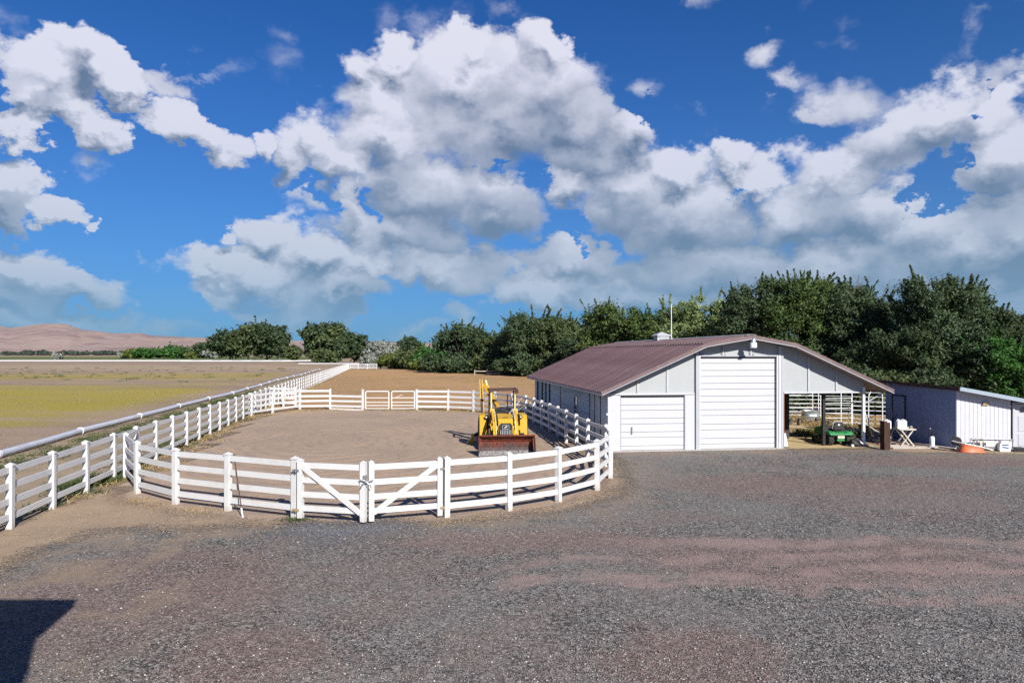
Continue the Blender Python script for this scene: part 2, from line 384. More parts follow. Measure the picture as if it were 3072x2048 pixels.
def wood_fn(c1, c2, sc=(14, 14, 1.2)):
    def fn(n):
        p = n.objco(); q = n.mapv(p, sc=sc)
        a = n.noise(q, 2.0, 6, 0.65, 0.4); b = n.noise(q, 9.0, 4, 0.7)
        c = n.mix(n.ramp(a, 0.3, 0.7), c1, c2)
        c = n.mix(n.m('MULTIPLY', n.ramp(b, 0.5, 0.7), 0.5), c, tuple(x * 0.35 for x in c1))
        return pbsdf(n, c, 0.85, 0, n.bump(b, 0.4, 0.01), 0.2)
    return fn
M['dark_wood'] = material('dark creosoted timber', wood_fn((0.030, 0.018, 0.014), (0.085, 0.045, 0.032)))
M['grey_wood'] = material('bleached grey board', wood_fn((0.32, 0.27, 0.24), (0.52, 0.47, 0.42), (1.5, 12, 12)))
M['pale_wood'] = material('pale bleached wood', wood_fn((0.45, 0.40, 0.33), (0.66, 0.62, 0.55), (3, 3, 3)))
M['red_wood'] = material('reddish old board', wood_fn((0.20, 0.09, 0.06), (0.34, 0.18, 0.13), (1.5, 12, 12)))
M['concrete'] = painted('pale concrete', (0.42, 0.40, 0.38), 0.85, (0.28, 0.25, 0.22), 0.6, scale=2, bump=0.3)
M['bark'] = material('grey brown bark', wood_fn((0.075, 0.060, 0.050), (0.19, 0.165, 0.14), (5, 5, 1)))
def leafmat(name, dark, light, trans=0.22, rough=0.65):
    def fn(n):
        t = n.node('ShaderNodeAttribute', attribute_name='tint').outputs['Fac']
        q = n.noise(n.pos(), 0.45, 3, 0.6)
        c = n.mix(t, dark, light)
        c = n.mix(n.m('MULTIPLY', n.ramp(q, 0.42, 0.62), 0.45), c, tuple(d * 0.55 + l * 0.45 for d, l in zip(dark, (light[0] * 1.15, light[1] * 1.0, light[2] * 0.7))))
        b = pbsdf(n, n.mix(1.0, c, (0.92, 0.92, 0.92), 'MULTIPLY'), rough, 0, None, 0.25)
        tr = n.node('ShaderNodeBsdfTranslucent', {'Color': n.mix(1.0, c, (1.2, 1.3, 0.6), 'MULTIPLY')}).outputs[0]
        ms = n.node('ShaderNodeMixShader', {0: trans}); n.l.new(b, ms.inputs[1]); n.l.new(tr, ms.inputs[2])
        return ms.outputs[0]
    return material(name, fn)
L = {
 'elm': leafmat('elm foliage', (0.022, 0.046, 0.022), (0.118, 0.172, 0.088)),
 'dark': leafmat('dark green foliage', (0.022, 0.044, 0.020), (0.085, 0.125, 0.058)),
 'maple': leafmat('broad green foliage', (0.026, 0.055, 0.018), (0.125, 0.185, 0.055)),
 'poplar': leafmat('pale poplar foliage', (0.085, 0.135, 0.048), (0.34, 0.43, 0.20), 0.30),
 'bright': leafmat('bright green foliage', (0.030, 0.090, 0.020), (0.085, 0.210, 0.050), 0.3),
 'lime': leafmat('yellow green foliage', (0.070, 0.100, 0.022), (0.200, 0.240, 0.060), 0.3),
 'silver': leafmat('silver grey foliage', (0.120, 0.140, 0.120), (0.360, 0.390, 0.350), 0.1),
 'olive': leafmat('olive foliage', (0.034, 0.056, 0.022), (0.145, 0.185, 0.075)),
 'far': leafmat('distant tree foliage', (0.030, 0.045, 0.035), (0.060, 0.080, 0.060), 0.05),
 'weed': leafmat('green weeds', (0.035, 0.060, 0.018), (0.120, 0.155, 0.060), 0.25),
 'straw': leafmat('dry straw grass', (0.260, 0.190, 0.085), (0.520, 0.400, 0.210), 0.2, 0.8),
 'strawgreen': leafmat('half dry grass', (0.170, 0.160, 0.055), (0.420, 0.360, 0.160), 0.25, 0.7),
}

# ------------------------------------------------------------------ ground sheets
def seg_dist(P, poly):
    d = np.full(len(P), 1e9); inside = np.zeros(len(P), bool); n = len(poly)
    for i in range(n):
        a = np.array(poly[i]); b = np.array(poly[(i + 1) % n]); ab = b - a
        t = np.clip(((P - a) @ ab) / (ab @ ab), 0, 1); q = a + t[:, None] * ab
        d = np.minimum(d, np.hypot(*(P - q).T))
        cond = (a[1] > P[:, 1]) != (b[1] > P[:, 1])
        with np.errstate(divide='ignore', invalid='ignore'):
            xi = a[0] + (P[:, 1] - a[1]) / (b[1] - a[1] + 1e-12) * ab[0]
        inside ^= cond & (P[:, 0] < xi)
    return np.where(inside, d, -d)
def sheet(name, poly, z, step, mat, margin=1.5, relief=0.0):
    P = np.array(poly, float); lo = P.min(0) - margin; hi = P.max(0) + margin
    nx = int((hi[0] - lo[0]) / step) + 2; ny = int((hi[1] - lo[1]) / step) + 2
    xs = np.linspace(lo[0], hi[0], nx); ys = np.linspace(lo[1], hi[1], ny)
    X, Y = np.meshgrid(xs, ys, indexing='ij'); Q = np.c_[X.ravel(), Y.ravel()]
    d = seg_dist(Q, P); idx = np.arange(nx * ny).reshape(nx, ny)
    F = np.stack([idx[:-1, :-1], idx[1:, :-1], idx[1:, 1:], idx[:-1, 1:]], -1).reshape(-1, 4)
    F = F[(d[F] > -margin).all(1)]
    used = np.unique(F); rm = -np.ones(nx * ny, int); rm[used] = np.arange(len(used))
    V = np.c_[Q[used], np.full(len(used), z)]
    me = np_mesh(name, V, rm[F], mat, {'edge': ('POINT', d[used])})
    o = bpy.data.objects.new(name, me); COL.objects.link(o); o['kind'] = 'structure'
    return o
def edge_alpha(n, p, amp=1.6, fine=0.7, sc=0.5):
    e = n.node('ShaderNodeAttribute', attribute_name='edge').outputs['Fac']
    a = n.m('MULTIPLY', n.m('SUBTRACT', n.noise(p, sc, 5, 0.6), 0.5), amp)
    b = n.m('MULTIPLY', n.m('SUBTRACT', n.noise(p, 9.0, 3, 0.7), 0.5), fine)
    c = n.m('MULTIPLY', n.m('SUBTRACT', n.sep(n.voro(p, 38.0))[0], 0.5), fine * 0.9)
    return n.ramp(n.m('ADD', n.m('ADD', e, a), n.m('ADD', b, c)), -0.02, 0.10)

def dirt_fn(c1, c2, c3, streak=(1, 1, 1), alpha=False, amp=1.6, stones=0.25, s1=0.25, fine=0.7, rot=0.0):
    def fn(n):
        p = n.pos(); q = n.mapv(p, rot=(0, 0, rot), sc=streak)
        a = n.noise(q, s1, 6, 0.62); b = n.noise(q, s1 * 7, 6, 0.68, 0.3); g = n.noise(p, 26.0, 5, 0.72)
        c = n.mix(n.ramp(a, 0.36, 0.64), c1, c2)
        c = n.mix(n.m('MULTIPLY', n.ramp(b, 0.50, 0.72), 0.75), c, c3)
        c = n.mix(n.ramp(g, 0.30, 0.70, 0.0, 1.0), n.mix(1.0, c, (0.74, 0.73, 0.72), 'MULTIPLY'), n.mix(1.0, c, (1.18, 1.17, 1.16), 'MULTIPLY'))
        v = n.sep(n.voro(p, 30.0)); vd = n.voro(p, 30.0, 'Distance')
        if alpha and stones == 0.35:
            wpx = n.vm('ADD', p, n.vm('SCALE', n.noise(p, 0.25, 3, 0.5, col=True), scale=3.0))
            wv_ = n.node('ShaderNodeTexWave', {'Vector': n.mapv(wpx, (-6.5, 33, 0), (0, 0, 0), (1, 1.6, 1), 'TEXTURE'), 'Scale': 0.55, 'Distortion': 1.5, 'Detail': 3.0}, wave_type='RINGS', rings_direction='Z').outputs['Fac']
            c = n.mix(n.m('MULTIPLY', n.ramp(wv_, 0.45, 0.9), n.m('MULTIPLY', n.ramp(b, 0.38, 0.6), 0.55)), c, (0.29, 0.225, 0.185))
            pv = n.voro(p, 2.1, 'Distance'); pc2 = n.sep(n.voro(p, 2.1))
            c = n.mix(n.m('MULTIPLY', n.m('MULTIPLY', n.ramp(pv, 0.13, 0.07), n.m('GREATER_THAN', pc2[0], 0.80)), 0.75), c, (0.10, 0.075, 0.060))
        st = n.m('MULTIPLY', n.m('GREATER_THAN', v[0], 1 - stones * 0.16), n.m('LESS_THAN', vd, 0.30))
        c = n.mix(n.m('MULTIPLY', st, 0.7), c, (0.46, 0.42, 0.36))
        dk = n.m('MULTIPLY', n.m('GREATER_THAN', v[1], 1 - stones * 0.22), n.m('LESS_THAN', vd, 0.32))
        c = n.mix(n.m('MULTIPLY', dk, 0.6), c, (0.06, 0.05, 0.045))
        c = n.mix(1.0, c, (0.84, 0.84, 0.84), 'MULTIPLY')
        h = n.m('ADD', n.m('MULTIPLY', g, 0.5), n.m('MULTIPLY', b, 0.8))
        al = edge_alpha(n, p, amp, fine) if alpha else None
        return pbsdf(n, c, 0.95, 0, n.bump(h, 0.45, 0.06), 0.12, al)
    return fn
M['dirt'] = material('tan dirt', dirt_fn((0.42, 0.315, 0.215), (0.33, 0.245, 0.175), (0.47, 0.365, 0.245)))
M['arena'] = material('pen dirt', dirt_fn((0.480, 0.355, 0.255), (0.400, 0.305, 0.232), (0.50, 0.36, 0.225), alpha=True, amp=1.0, stones=0.35, streak=(1, 0.8, 1)))
M['paddock'] = material('dry paddock', dirt_fn((0.52, 0.315, 0.155), (0.42, 0.265, 0.140), (0.30, 0.245, 0.075), alpha=True, amp=5, s1=0.10, stones=0.2, streak=(0.6, 0.35, 1)))
M['carport_dirt'] = material('straw coloured dirt', dirt_fn((0.64, 0.49, 0.26), (0.55, 0.42, 0.24), (0.68, 0.53, 0.27), alpha=True, amp=0.7, s1=0.6, fine=0.35))
M['strip'] = material('pipe side dirt', dirt_fn((0.40, 0.31, 0.215), (0.31, 0.245, 0.165), (0.185, 0.165, 0.085), alpha=True, amp=2.0, s1=0.35, stones=0.5))
def field_fn(n):
    p = n.pos(); s = n.sep(p)
    q = n.mapv(p, rot=(0, 0, radians(4)), sc=(0.25, 1.0, 1))
    a = n.noise(q, 0.10, 6, 0.62); b = n.noise(q, 0.55, 6, 0.7, 0.4); g = n.noise(p, 9.0, 6, 0.75)
    c = n.mix(n.ramp(a, 0.38, 0.62), (0.400, 0.295, 0.215), (0.315, 0.235, 0.178))
    c = n.mix(n.m('MULTIPLY', n.ramp(b, 0.5, 0.72), 0.5), c, (0.45, 0.35, 0.225))
    # green growth in a band across the field
    y = n.m('ADD', s[1], n.m('MULTIPLY', n.m('SUBTRACT', a, 0.5), 60.0))
    band = n.m('MULTIPLY', n.ramp(y, 31, 46), n.ramp(y, 100, 72))
    band2 = n.m('MULTIPLY', n.ramp(y, 95, 115), n.ramp(y, 150, 130))
    gr = n.m('MULTIPLY', n.m('ADD', band, n.m('MULTIPLY', band2, 0.7)), n.ramp(n.m('ADD', n.m('MULTIPLY', b, 0.6), n.m('MULTIPLY', g, 0.4)), 0.33, 0.53))
    gr = n.m('MULTIPLY', gr, n.ramp(n.m('ADD', s[0], n.m('MULTIPLY', s[1], 0.19)), -15.5, -22))
    c = n.mix(n.m('MULTIPLY', gr, 0.80), c, n.mix(n.ramp(g, 0.35, 0.65), (0.265, 0.225, 0.018), (0.50, 0.405, 0.035)))
    dr = n.m('MULTIPLY', n.ramp(y, 150, 185), n.ramp(y, 260, 220))
    c = n.mix(n.m('MULTIPLY', dr, n.ramp(b, 0.4, 0.62)), c, (0.50, 0.385, 0.235))
    c = n.mix(n.ramp(g, 0.30, 0.70), n.mix(1.0, c, (0.72, 0.72, 0.72), 'MULTIPLY'), n.mix(1.0, c, (1.2, 1.2, 1.2), 'MULTIPLY'))
    v = n.voro(n.mapv(p, sc=(0.3, 1, 1)), 0.42, 'Distance'); vc = n.sep(n.voro(n.mapv(p, sc=(0.3, 1, 1)), 0.42))[0]
    spot = n.m('MULTIPLY', n.m('MULTIPLY', n.m('LESS_THAN', v, 0.16), n.m('GREATER_THAN', vc, 0.80)), n.ramp(y, 95, 125))
    c = n.mix(n.m('MULTIPLY', spot, 0.8), c, (0.055, 0.050, 0.035))
    c = n.mix(1.0, c, (0.84, 0.84, 0.84), 'MULTIPLY')
    al = edge_alpha(n, p, 3.0, 0.8)
    return pbsdf(n, c, 0.95, 0, n.bump(n.m('ADD', g, b), 0.5, 0.1), 0.1, al)
M['field'] = material('ploughed and sprouting field', field_fn)
def crop_fn(n):
    p = n.pos(); q = n.mapv(p, sc=(0.12, 1, 1))
    a = n.noise(q, 0.03, 5, 0.6); b = n.noise(q, 0.2, 5, 0.7)
    c = n.mix(n.ramp(a, 0.4, 0.62), (0.085, 0.125, 0.035), (0.19, 0.185, 0.075))
    c = n.mix(n.m('MULTIPLY', n.ramp(b, 0.5, 0.65), 0.7), c, (0.045, 0.07, 0.03))
    return pbsdf(n, c, 0.95, 0, None, 0.1, edge_alpha(n, p, 30, 2))
M['crop'] = material('green crop', crop_fn)
def gravel_fn(n):
    p = n.pos(); s = n.sep(p)
    big = n.noise(p, 0.16, 5, 0.6, 0.8); mid = n.noise(p, 0.75, 6, 0.68, 0.3)
    wp = n.vm('ADD', p, n.vm('SCALE', n.vm('SUBTRACT', n.noise(p, 0.5, 4, 0.6, col=True), (0.5, 0.5, 0.5)), scale=2.4))
    def patch(cx, cy, rx, ry, r=0):
        mp = n.mapv(wp, (cx, cy, 0), (0, 0, radians(r)), (rx, ry, 50), 'TEXTURE')
        return n.node('ShaderNodeTexGradient', {'Vector': mp}, gradient_type='SPHERICAL').outputs['Fac']
    red = n.m('MULTIPLY', n.ramp(n.m('ADD', n.m('MULTIPLY', big, 0.55), n.m('MULTIPLY', mid, 0.45)), 0.45, 0.60), 0.65)
    for args in ((2.4, 9.1, 1.9, 1.3), (-6.3, 11.6, 3.6, 3.6), (-3.6, 9.2, 1.5, 1.5), (6.0, 13.5, 5.5, 2.2), (9.5, 21.0, 7.0, 2.5), (16.5, 25.5, 5.0, 2.0), (0.5, 14.6, 5, 1.2)):
        red = n.m('MAXIMUM', red, n.ramp(patch(*args), 0.05, 0.5))
    v1 = n.voro(p, 36.0); d1 = n.voro(p, 36.0, 'Distance'); v2 = n.sep(n.voro(p, 64.0)); fine = n.noise(p, 48.0, 4, 0.8)
    vs = n.sep(v1); v0 = n.sep(n.voro(p, 24.0)); sp = n.noise(p, 7.0, 6, 0.85)
    coarse = n.ramp(n.m('ADD', n.noise(p, 0.28, 4, 0.6), n.m('MULTIPLY', red, -0.12)), 0.40, 0.58)
    grey = n.mix(vs[0], (0.190, 0.182, 0.175), (0.41, 0.395, 0.375))
    redd = n.mix(vs[0], (0.235, 0.150, 0.138), (0.43, 0.300, 0.270))
    c = n.mix(n.m('MULTIPLY', red, 0.92), grey, redd)
    k1 = n.m('MULTIPLY', n.ramp(coarse, 0, 1, 0.55, 0.95), 1.0)
    c = n.mix(n.m('MULTIPLY', n.m('GREATER_THAN', v2[0], 0.72), 0.5), c, (0.48, 0.435, 0.40))
    c = n.mix(n.m('MULTIPLY', n.m('LESS_THAN', v2[1], 0.30), k1), c, (0.035, 0.032, 0.032))
    c = n.mix(n.m('MULTIPLY', n.m('LESS_THAN', v0[0], 0.34), n.m('MULTIPLY', k1, 0.72)), c, (0.050, 0.045, 0.044))
    c = n.mix(n.m('MULTIPLY', n.m('GREATER_THAN', v0[1], 0.86), n.m('MULTIPLY', k1, 0.55)), c, (0.58, 0.55, 0.52))
    c = n.mix(n.ramp(sp, 0.34, 0.66), n.mix(1.0, c, (0.80, 0.80, 0.80), 'MULTIPLY'), n.mix(1.0, c, (1.18, 1.17, 1.16), 'MULTIPLY'))
    # wheel tracks: compacted pinkish fines sweeping across the right of the yard
    fn_ = n.mix(fine, (0.33, 0.215, 0.195), (0.56, 0.42, 0.375))
    dx = n.m('SUBTRACT', s[0], 6.0)
    for (y0, k, wd, x0, x1) in ((13.6, .030, .30, -1, 14), (12.6, .030, .26, -2, 12), (12.0, .012, .22, 0, 10), (14.7, .022, .35, 1, 16), (11.3, -.035, .25, 4, 11)):
        yc = n.m('ADD', y0, n.m('MULTIPLY', n.m('MULTIPLY', dx, dx), -k * 0.6))
        dd_ = n.m('ABSOLUTE', n.m('SUBTRACT', n.sep(wp)[1], n.m('ADD', yc, n.m('MULTIPLY', n.m('SUBTRACT', big, 0.5), 1.5))))
        t = n.m('MULTIPLY', n.ramp(dd_, wd * 1.5, wd * 0.3), n.m('MULTIPLY', n.ramp(s[0], x0, x0 + 2.5), n.ramp(s[0], x1, x1 - 3)))
        t = n.m('MULTIPLY', t, n.ramp(n.m('ADD', n.m('MULTIPLY', mid, 0.75), n.m('MULTIPLY', sp, 0.25)), 0.40, 0.56))
        c = n.mix(n.m('MULTIPLY', t, 0.82), c, fn_)
    dust = n.m('MULTIPLY', n.ramp(n.m('SUBTRACT', s[0], n.m('MULTIPLY', s[1], 0.1)), -4.0, -8.5), n.ramp(mid, 0.47, 0.64))
    c = n.mix(n.m('MULTIPLY', dust, 0.7), c, (0.42, 0.315, 0.225))
    e = n.node('ShaderNodeAttribute', attribute_name='edge').outputs['Fac']
    ed = n.m('MULTIPLY', n.ramp(e, 2.4, 0.2), n.ramp(mid, 0.36, 0.56))
    c = n.mix(n.m('MULTIPLY', ed, 0.45), c, (0.42, 0.32, 0.23))
    c = n.mix(1.0, c, (0.655, 0.655, 0.635), 'MULTIPLY')
    h = n.m('ADD', n.m('MULTIPLY', n.m('SUBTRACT', 0.6, d1), 1.0), n.m('MULTIPLY', fine, 0.6))
    return pbsdf(n, c, 0.9, 0, n.bump(h, 0.7, 0.02), 0.2, edge_alpha(n, p, 1.1, 0.9))
M['gravel'] = material('grey and red crushed gravel', gravel_fn)
def darkgravel_fn(n):
    p = n.pos(); v = n.sep(n.voro(p, 36.0)); d = n.voro(p, 36.0, 'Distance')
    c = n.mix(v[0], (0.055, 0.055, 0.06), (0.22, 0.22, 0.23))
    return pbsdf(n, c, 0.9, 0, n.bump(d, 0.8, 0.02), 0.2, edge_alpha(n, p, 0.8, 1.3, 1.2))
M['dark_gravel'] = material('dark fresh gravel', darkgravel_fn)

gm = MB(); gm.add([(-9000, -3000, 0), (9000, -3000, 0), (9000, 9500, 0), (-9000, 9500, 0)], [(0, 1, 2, 3)])
g = gm.build('ground', M['dirt']); tag(g, kind='structure')
fx = lambda y: -8.6 - 0.19 * y                   # the long straight fence
px_ = lambda y: -14.9 - 0.192 * y                # the irrigation pipe
sheet('field', [(px_(8) - .6, 8), (px_(60) - .8, 60), (px_(155) - 1, 155), (-44, 180), (-95, 250), (-110, 352), (-700, 362), (-700, 0), (-30, 0)], 0.004, 3.0, M['field'], 3)
sheet('dirt_strip', [(px_(8) + .1, 8), (px_(155), 155), (fx(155), 155), (fx(14), 14), (-10, 8)], 0.008, 0.9, M['strip'], 1.5)
sheet('paddock', [(fx(43) + .2, 43), (fx(175) + .3, 175), (-20, 176), (0, 150), (30, 125), (30, 40), (4, 40), (2, 44), (-6, 49), (-12, 49.5)], 0.004, 1.6, M['paddock'], 2)
sheet('crop_field', [(-900, 385), (-300, 375), (-120, 378), (-150, 520), (-260, 860), (-1500, 900)], 0.012, 22, M['crop'], 20)
sheet('pen_floor', [(-5, 15.9), (-1.8, 16.1), (1.4, 18.2), (2.7, 20), (3.3, 23.5), (3.0, 29), (2.3, 35), (1.4, 41), (-1, 46.8), (-5, 48.8), (-13, 49.6), (-16.5, 47), (-17.0, 43), (-14.1, 27), (-12.6, 21), (-10.6, 18.6), (-8, 17.2)], 0.008, 0.6, M['arena'], 1.2)
sheet('gravel_yard', [(-4.6, 16.3), (-1.2, 16.6), (1.5, 17.8), (2.8, 19.3), (3.55, 21.3), (3.85, 24), (4.0, 28.0), (10, 29.0), (15.2, 29.0), (16.0, 28.0), (19.5, 27.6), (24, 27.0), (42, 26.5), (42, -8), (-40, -8), (-40, 4), (-12, 10.2), (-9.4, 12.4), (-9.9, 14.0), (-9.5, 15.6), (-7, 15.9)], 0.012, 0.5, M['gravel'], 1.6)
sheet('dark_gravel_patch', [(-5.6, 15.0), (-3.8, 14.6), (-1.9, 15.6), (-2.4, 16.3), (-5.2, 16.3)], 0.016, 0.12, M['dark_gravel'], 0.8)

# hills far behind the fields
def hills_fn(n):
    p = n.pos(); q = n.mapv(p, sc=(0.5, 1, 2.5))
    a = n.noise(q, 0.0016, 8, 0.6, 0.4); b = n.noise(q, 0.008, 7, 0.65, 0.8)
    c = n.mix(n.ramp(a, 0.4, 0.62), (0.245, 0.185, 0.168), (0.33, 0.255, 0.222))
    c = n.mix(n.m('MULTIPLY', n.ramp(b, 0.5, 0.66), 0.7), c, (0.175, 0.130, 0.140))
    c = n.mix(n.m('MULTIPLY', n.ramp(b, 0.46, 0.36), 0.5), c, (0.40, 0.29, 0.24))
    return pbsdf(n, c, 1.0, 0, n.bump(b, 0.6, 30), 0.0)
M['hills'] = material('dry sage hills', hills_fn)
def vnoise(x, y, seed=0):
    xi = np.floor(x).astype(int); yi = np.floor(y).astype(int); fx_ = x - xi; fy = y - yi
    u = fx_ * fx_ * (3 - 2 * fx_); v = fy * fy * (3 - 2 * fy)
    def h(a, b):
        s = np.sin(a * 127.1 + b * 311.7 + seed * 74.7) * 43758.5453; return s - np.floor(s)
    return (h(xi, yi) * (1 - u) + h(xi + 1, yi) * u) * (1 - v) + (h(xi, yi + 1) * (1 - u) + h(xi + 1, yi + 1) * u) * v
def fbm(x, y, o=5, seed=0):
    t = 0; a = 0.5
    for i in range(o): t = t + a * vnoise(x * 2 ** i, y * 2 ** i, seed + i); a *= 0.5
    return t
def make_hills():
    cx = np.array([-9000, -4700, -3600, -3370, -3250, -3050, -2780, -2500, -2230, -1950, -1450, -700, 0, 1500, 4000, 9000.])
    Yr = 4700.0
    # crest height above eye level, read off the skyline
    prof = {-9000: 70, -300: 72, 0: 88, 30: 82, 90: 90, 130: 95, 170: 96, 205: 92, 240: 76, 300: 70, 340: 64, 420: 66, 450: 58, 520: 54, 600: 50, 800: 42, 1130: 36, 1250: 33, 1700: 36, 2400: 48, 2650: 70, 3072: 62, 4200: 50, 14000: 60}
    ks = np.array(sorted(prof)); hs = np.array([prof[k] for k in ks])
    us = np.concatenate([np.linspace(-2.6, -0.9, 60), np.linspace(-0.89, 0.9, 420), np.linspace(0.92, 2.6, 50)]); ts = np.linspace(0, 1, 46)
    U, T = np.meshgrid(us, ts, indexing='ij')
    Y = 3300 + T * 2600; X = U * Y
    crest = np.interp(U * 2048 + 1536, ks, hs) / 2048 * Yr + EYE
    shp = np.where(T < 0.54, np.sin(np.clip(T / 0.54, 0, 1) * pi / 2) ** 1.35, np.cos(np.clip((T - 0.54) / 0.46, 0, 1) * pi / 2) ** 1.1)
    N = fbm(X / 420, Y / 420, 6, 3)
    gully = 1 - np.abs(fbm(X / 300 + Y / 900, Y / 1500, 4, 9) * 2 - 1)
    Z = crest * shp * (0.90 + 0.10 * N) - gully * 55 * shp * (1 - np.exp(-((T - .54) / .14) ** 2)) * (T < .9) * (T > .02)
    Z = np.maximum(Z, -2)
    V = np.c_[X.ravel(), Y.ravel(), Z.ravel()]; n1 = len(ts); idx = np.arange(len(us) * n1).reshape(len(us), n1)
    F = np.stack([idx[:-1, :-1], idx[1:, :-1], idx[1:, 1:], idx[:-1, 1:]], -1).reshape(-1, 4)
    o = bpy.data.objects.new('hills', np_mesh('hills', V, F, M['hills'], smooth=True)); COL.objects.link(o); o['kind'] = 'structure'
make_hills()

# ------------------------------------------------------------------ the barn
BR = radians(7.5); BP = (3.97, 28.2)
barn = thing('barn', 'white metal barn with maroon corrugated roof and two white overhead doors', 'barn', (*BP, 0), BR)
US = (-0.45, 4.0, 5.96, 7.92, 12.37)             # eave, knee, ridge, knee, eave
ZS = (2.46, 4.43, 4.76, 4.43, 2.46)
VF, VB = -0.62, 19.2                              # gable overhang, rear
def roof_z(u, off=0.0): return float(np.interp(u, US, ZS)) + off
# roof sheets: ribbed steel, each its own piece
def rib_sheet(u0, z0, u1, z1, w, over=0.0, thick=0.012):
    n = 3; prof = []
    for k in range(n):
        b = k * w / n
        prof += [(b, 0), (b + w / n * 0.56, 0), (b + w / n * 0.66, 0.055), (b + w / n * 0.84, 0.055), (b + w / n * 0.94, 0)]
    prof.append((w, 0)); d = Vector((u1 - u0, 0, z1 - z0)).normalized(); nrm = Vector((-d.z, 0, d.x))
    if nrm.z < 0: nrm = -nrm
    mb = MB(); vs = []
    P0 = Vector((u0, 0, z0)) ; P1 = Vector((u1, 0, z1)) + d * over
    for P in (P0, P1):
        for lay in (0.0, -thick):
            for (s, h) in prof: q = P + nrm * (h + lay); vs.append((q.x, s, q.z))
    m = len(prof); fs = []
    for k in range(m - 1):
        fs.append((k, k + 1, 2 * m + k + 1, 2 * m + k))
        fs.append((m + k, 3 * m + k, 3 * m + k + 1, m + k + 1))
        fs.append((k, m + k, m + k + 1, k + 1)); fs.append((2 * m + k, 2 * m + k + 1, 3 * m + k + 1, 3 * m + k))
    fs.append((0, 2 * m, 3 * m, m)); fs.append((m - 1, 2 * m - 1, 4 * m - 1, 3 * m - 1))
    return mb.add(vs, fs)
NSH = 20; SW = (VB - VF) / NSH
sheets_ = [rib_sheet(US[0], ZS[0], US[1], ZS[1], SW, 0.05), rib_sheet(US[1] - 0.10, ZS[1] + 0.012, US[2], ZS[2] + 0.03, SW),
           rib_sheet(US[4], ZS[4], US[3], ZS[3], SW, 0.05), rib_sheet(US[3] + 0.10, ZS[1] + 0.012, US[2], ZS[2] + 0.03, SW)]
roof = MB().prism([(US[0] + .1, ZS[0] - .03), (US[1], ZS[1] - .05), (US[2], ZS[2] - .05), (US[3], ZS[3] - .05), (US[4] - .1, ZS[4] - .03),
                   (US[4] - .1, ZS[4] - .06), (US[3], ZS[3] - .08), (US[2], ZS[2] - .08), (US[1], ZS[1] - .08), (US[0] + .1, ZS[0] - .06)], VF + .03, VB - .03).build('roof', M['under'], barn)
for i, mb in enumerate(sheets_):
    me = mb.mesh('roof_sheet', M['roof'])
    for k in range(NSH):
        o = inst('roof_sheet', me, roof, (0, VF + k * SW, random.uniform(-.003, .003)))
for (a, b) in ((0, 1), (1, 2), (2, 3), (3, 4)):   # rake trim on the front gable
    MB().beam((US[a], VF - .02, ZS[a] - .02), (US[b], VF - .02, ZS[b] - .02), 0.06, 0.15).build('rake_trim', M['roof_edge'], roof)
    MB().beam((US[a], VF - .035, ZS[a] - .105), (US[b], VF - .035, ZS[b] - .105), 0.05, 0.022).build('drip_edge', M['batten'], roof)
rc = MB(); rc.beam((US[2] - .10, VF, ZS[2] + .075), (US[2] - .10, VB, ZS[2] + .075), 0.22, 0.012, up=(-.16, 0, 1)); rc.beam((US[2] + .10, VF, ZS[2] + .075), (US[2] + .10, VB, ZS[2] + .075), 0.22, 0.012, up=(.16, 0, 1))
rc.build('ridge_cap', M['white_wall'], roof)
MB().beam((US[0] + .02, VF, ZS[0] - .075), (US[0] + .02, VB, ZS[0] - .075), 0.035, 0.10).build('eave_trim', M['batten'], roof)
MB().beam((US[4] - .02, VF, ZS[4] - .075), (US[4] - .02, VB, ZS[4] - .075), 0.035, 0.10).build('eave_trim', M['roof_edge'], roof)
# front wall
HB = 2.37
MB().box(0.265, 0.06, HB / 2, 0.53, 0.12, HB).build('front_wall', M['white_wall'], barn)
MB().box(3.545, 0.06, HB / 2, 0.51, 0.12, HB).build('front_wall', M['white_wall'], barn)
gables = [(0.0, 1.26), (1.26, 2.54), (2.54, 3.80), (3.97, 5.0), (5.0, 6.25), (6.25, 7.64), (7.64, 8.86), (8.86, 10.14), (10.14, 11.47)]
for (a, b) in gables:
    zb = HB + .02 if not (3.9 < a < 7.3) else 3.98
    pts = [(a + .012, zb), (b - .012, zb)]
    us = [u for u in (b - .012, US[3], US[2], US[1], a + .012) if a + .012 <= u <= b - .012]
    pts += [(u, max(roof_z(u, -.09), zb + .02)) for u in us]
    MB().prism(pts, 0.02, 0.07).build('gable_panel', M['gable'], barn)
MB().prism([(0, 0.0), (0, 2.37), (US[1], ZS[1] - .1), (US[2], ZS[2] - .1), (7.6, 4.4), (7.6, 0)], 0.16, 0.18).build('inner_lining', M['darkin'], barn)
for u in (1.26, 2.54, 5.0, 6.25, 8.86, 10.14):
    z0 = HB if not (3.9 < u < 7.3) else 3.98
    MB().box(u, 0.0, (z0 + roof_z(u) - .1) / 2, 0.075, 0.05, roof_z(u) - .1 - z0).build('batten', M['batten'], barn)
for u in (5.0, 6.25):
    for du in (-.07, .07):
        h = MB(); h.box(u + du, -0.03, 4.12, 0.02, 0.02, 0.42); h.box(u + du, -0.05, 3.99, 0.05, 0.06, 0.05); h.build('door_hanger', M['steel'], barn)
for (a, b, z) in ((0, 3.72, HB), (7.72, 11.5, HB)):
    MB().box((a + b) / 2, -.005, z, b - a, 0.07, 0.06).build('gable_rail', M['white_wall'], barn)
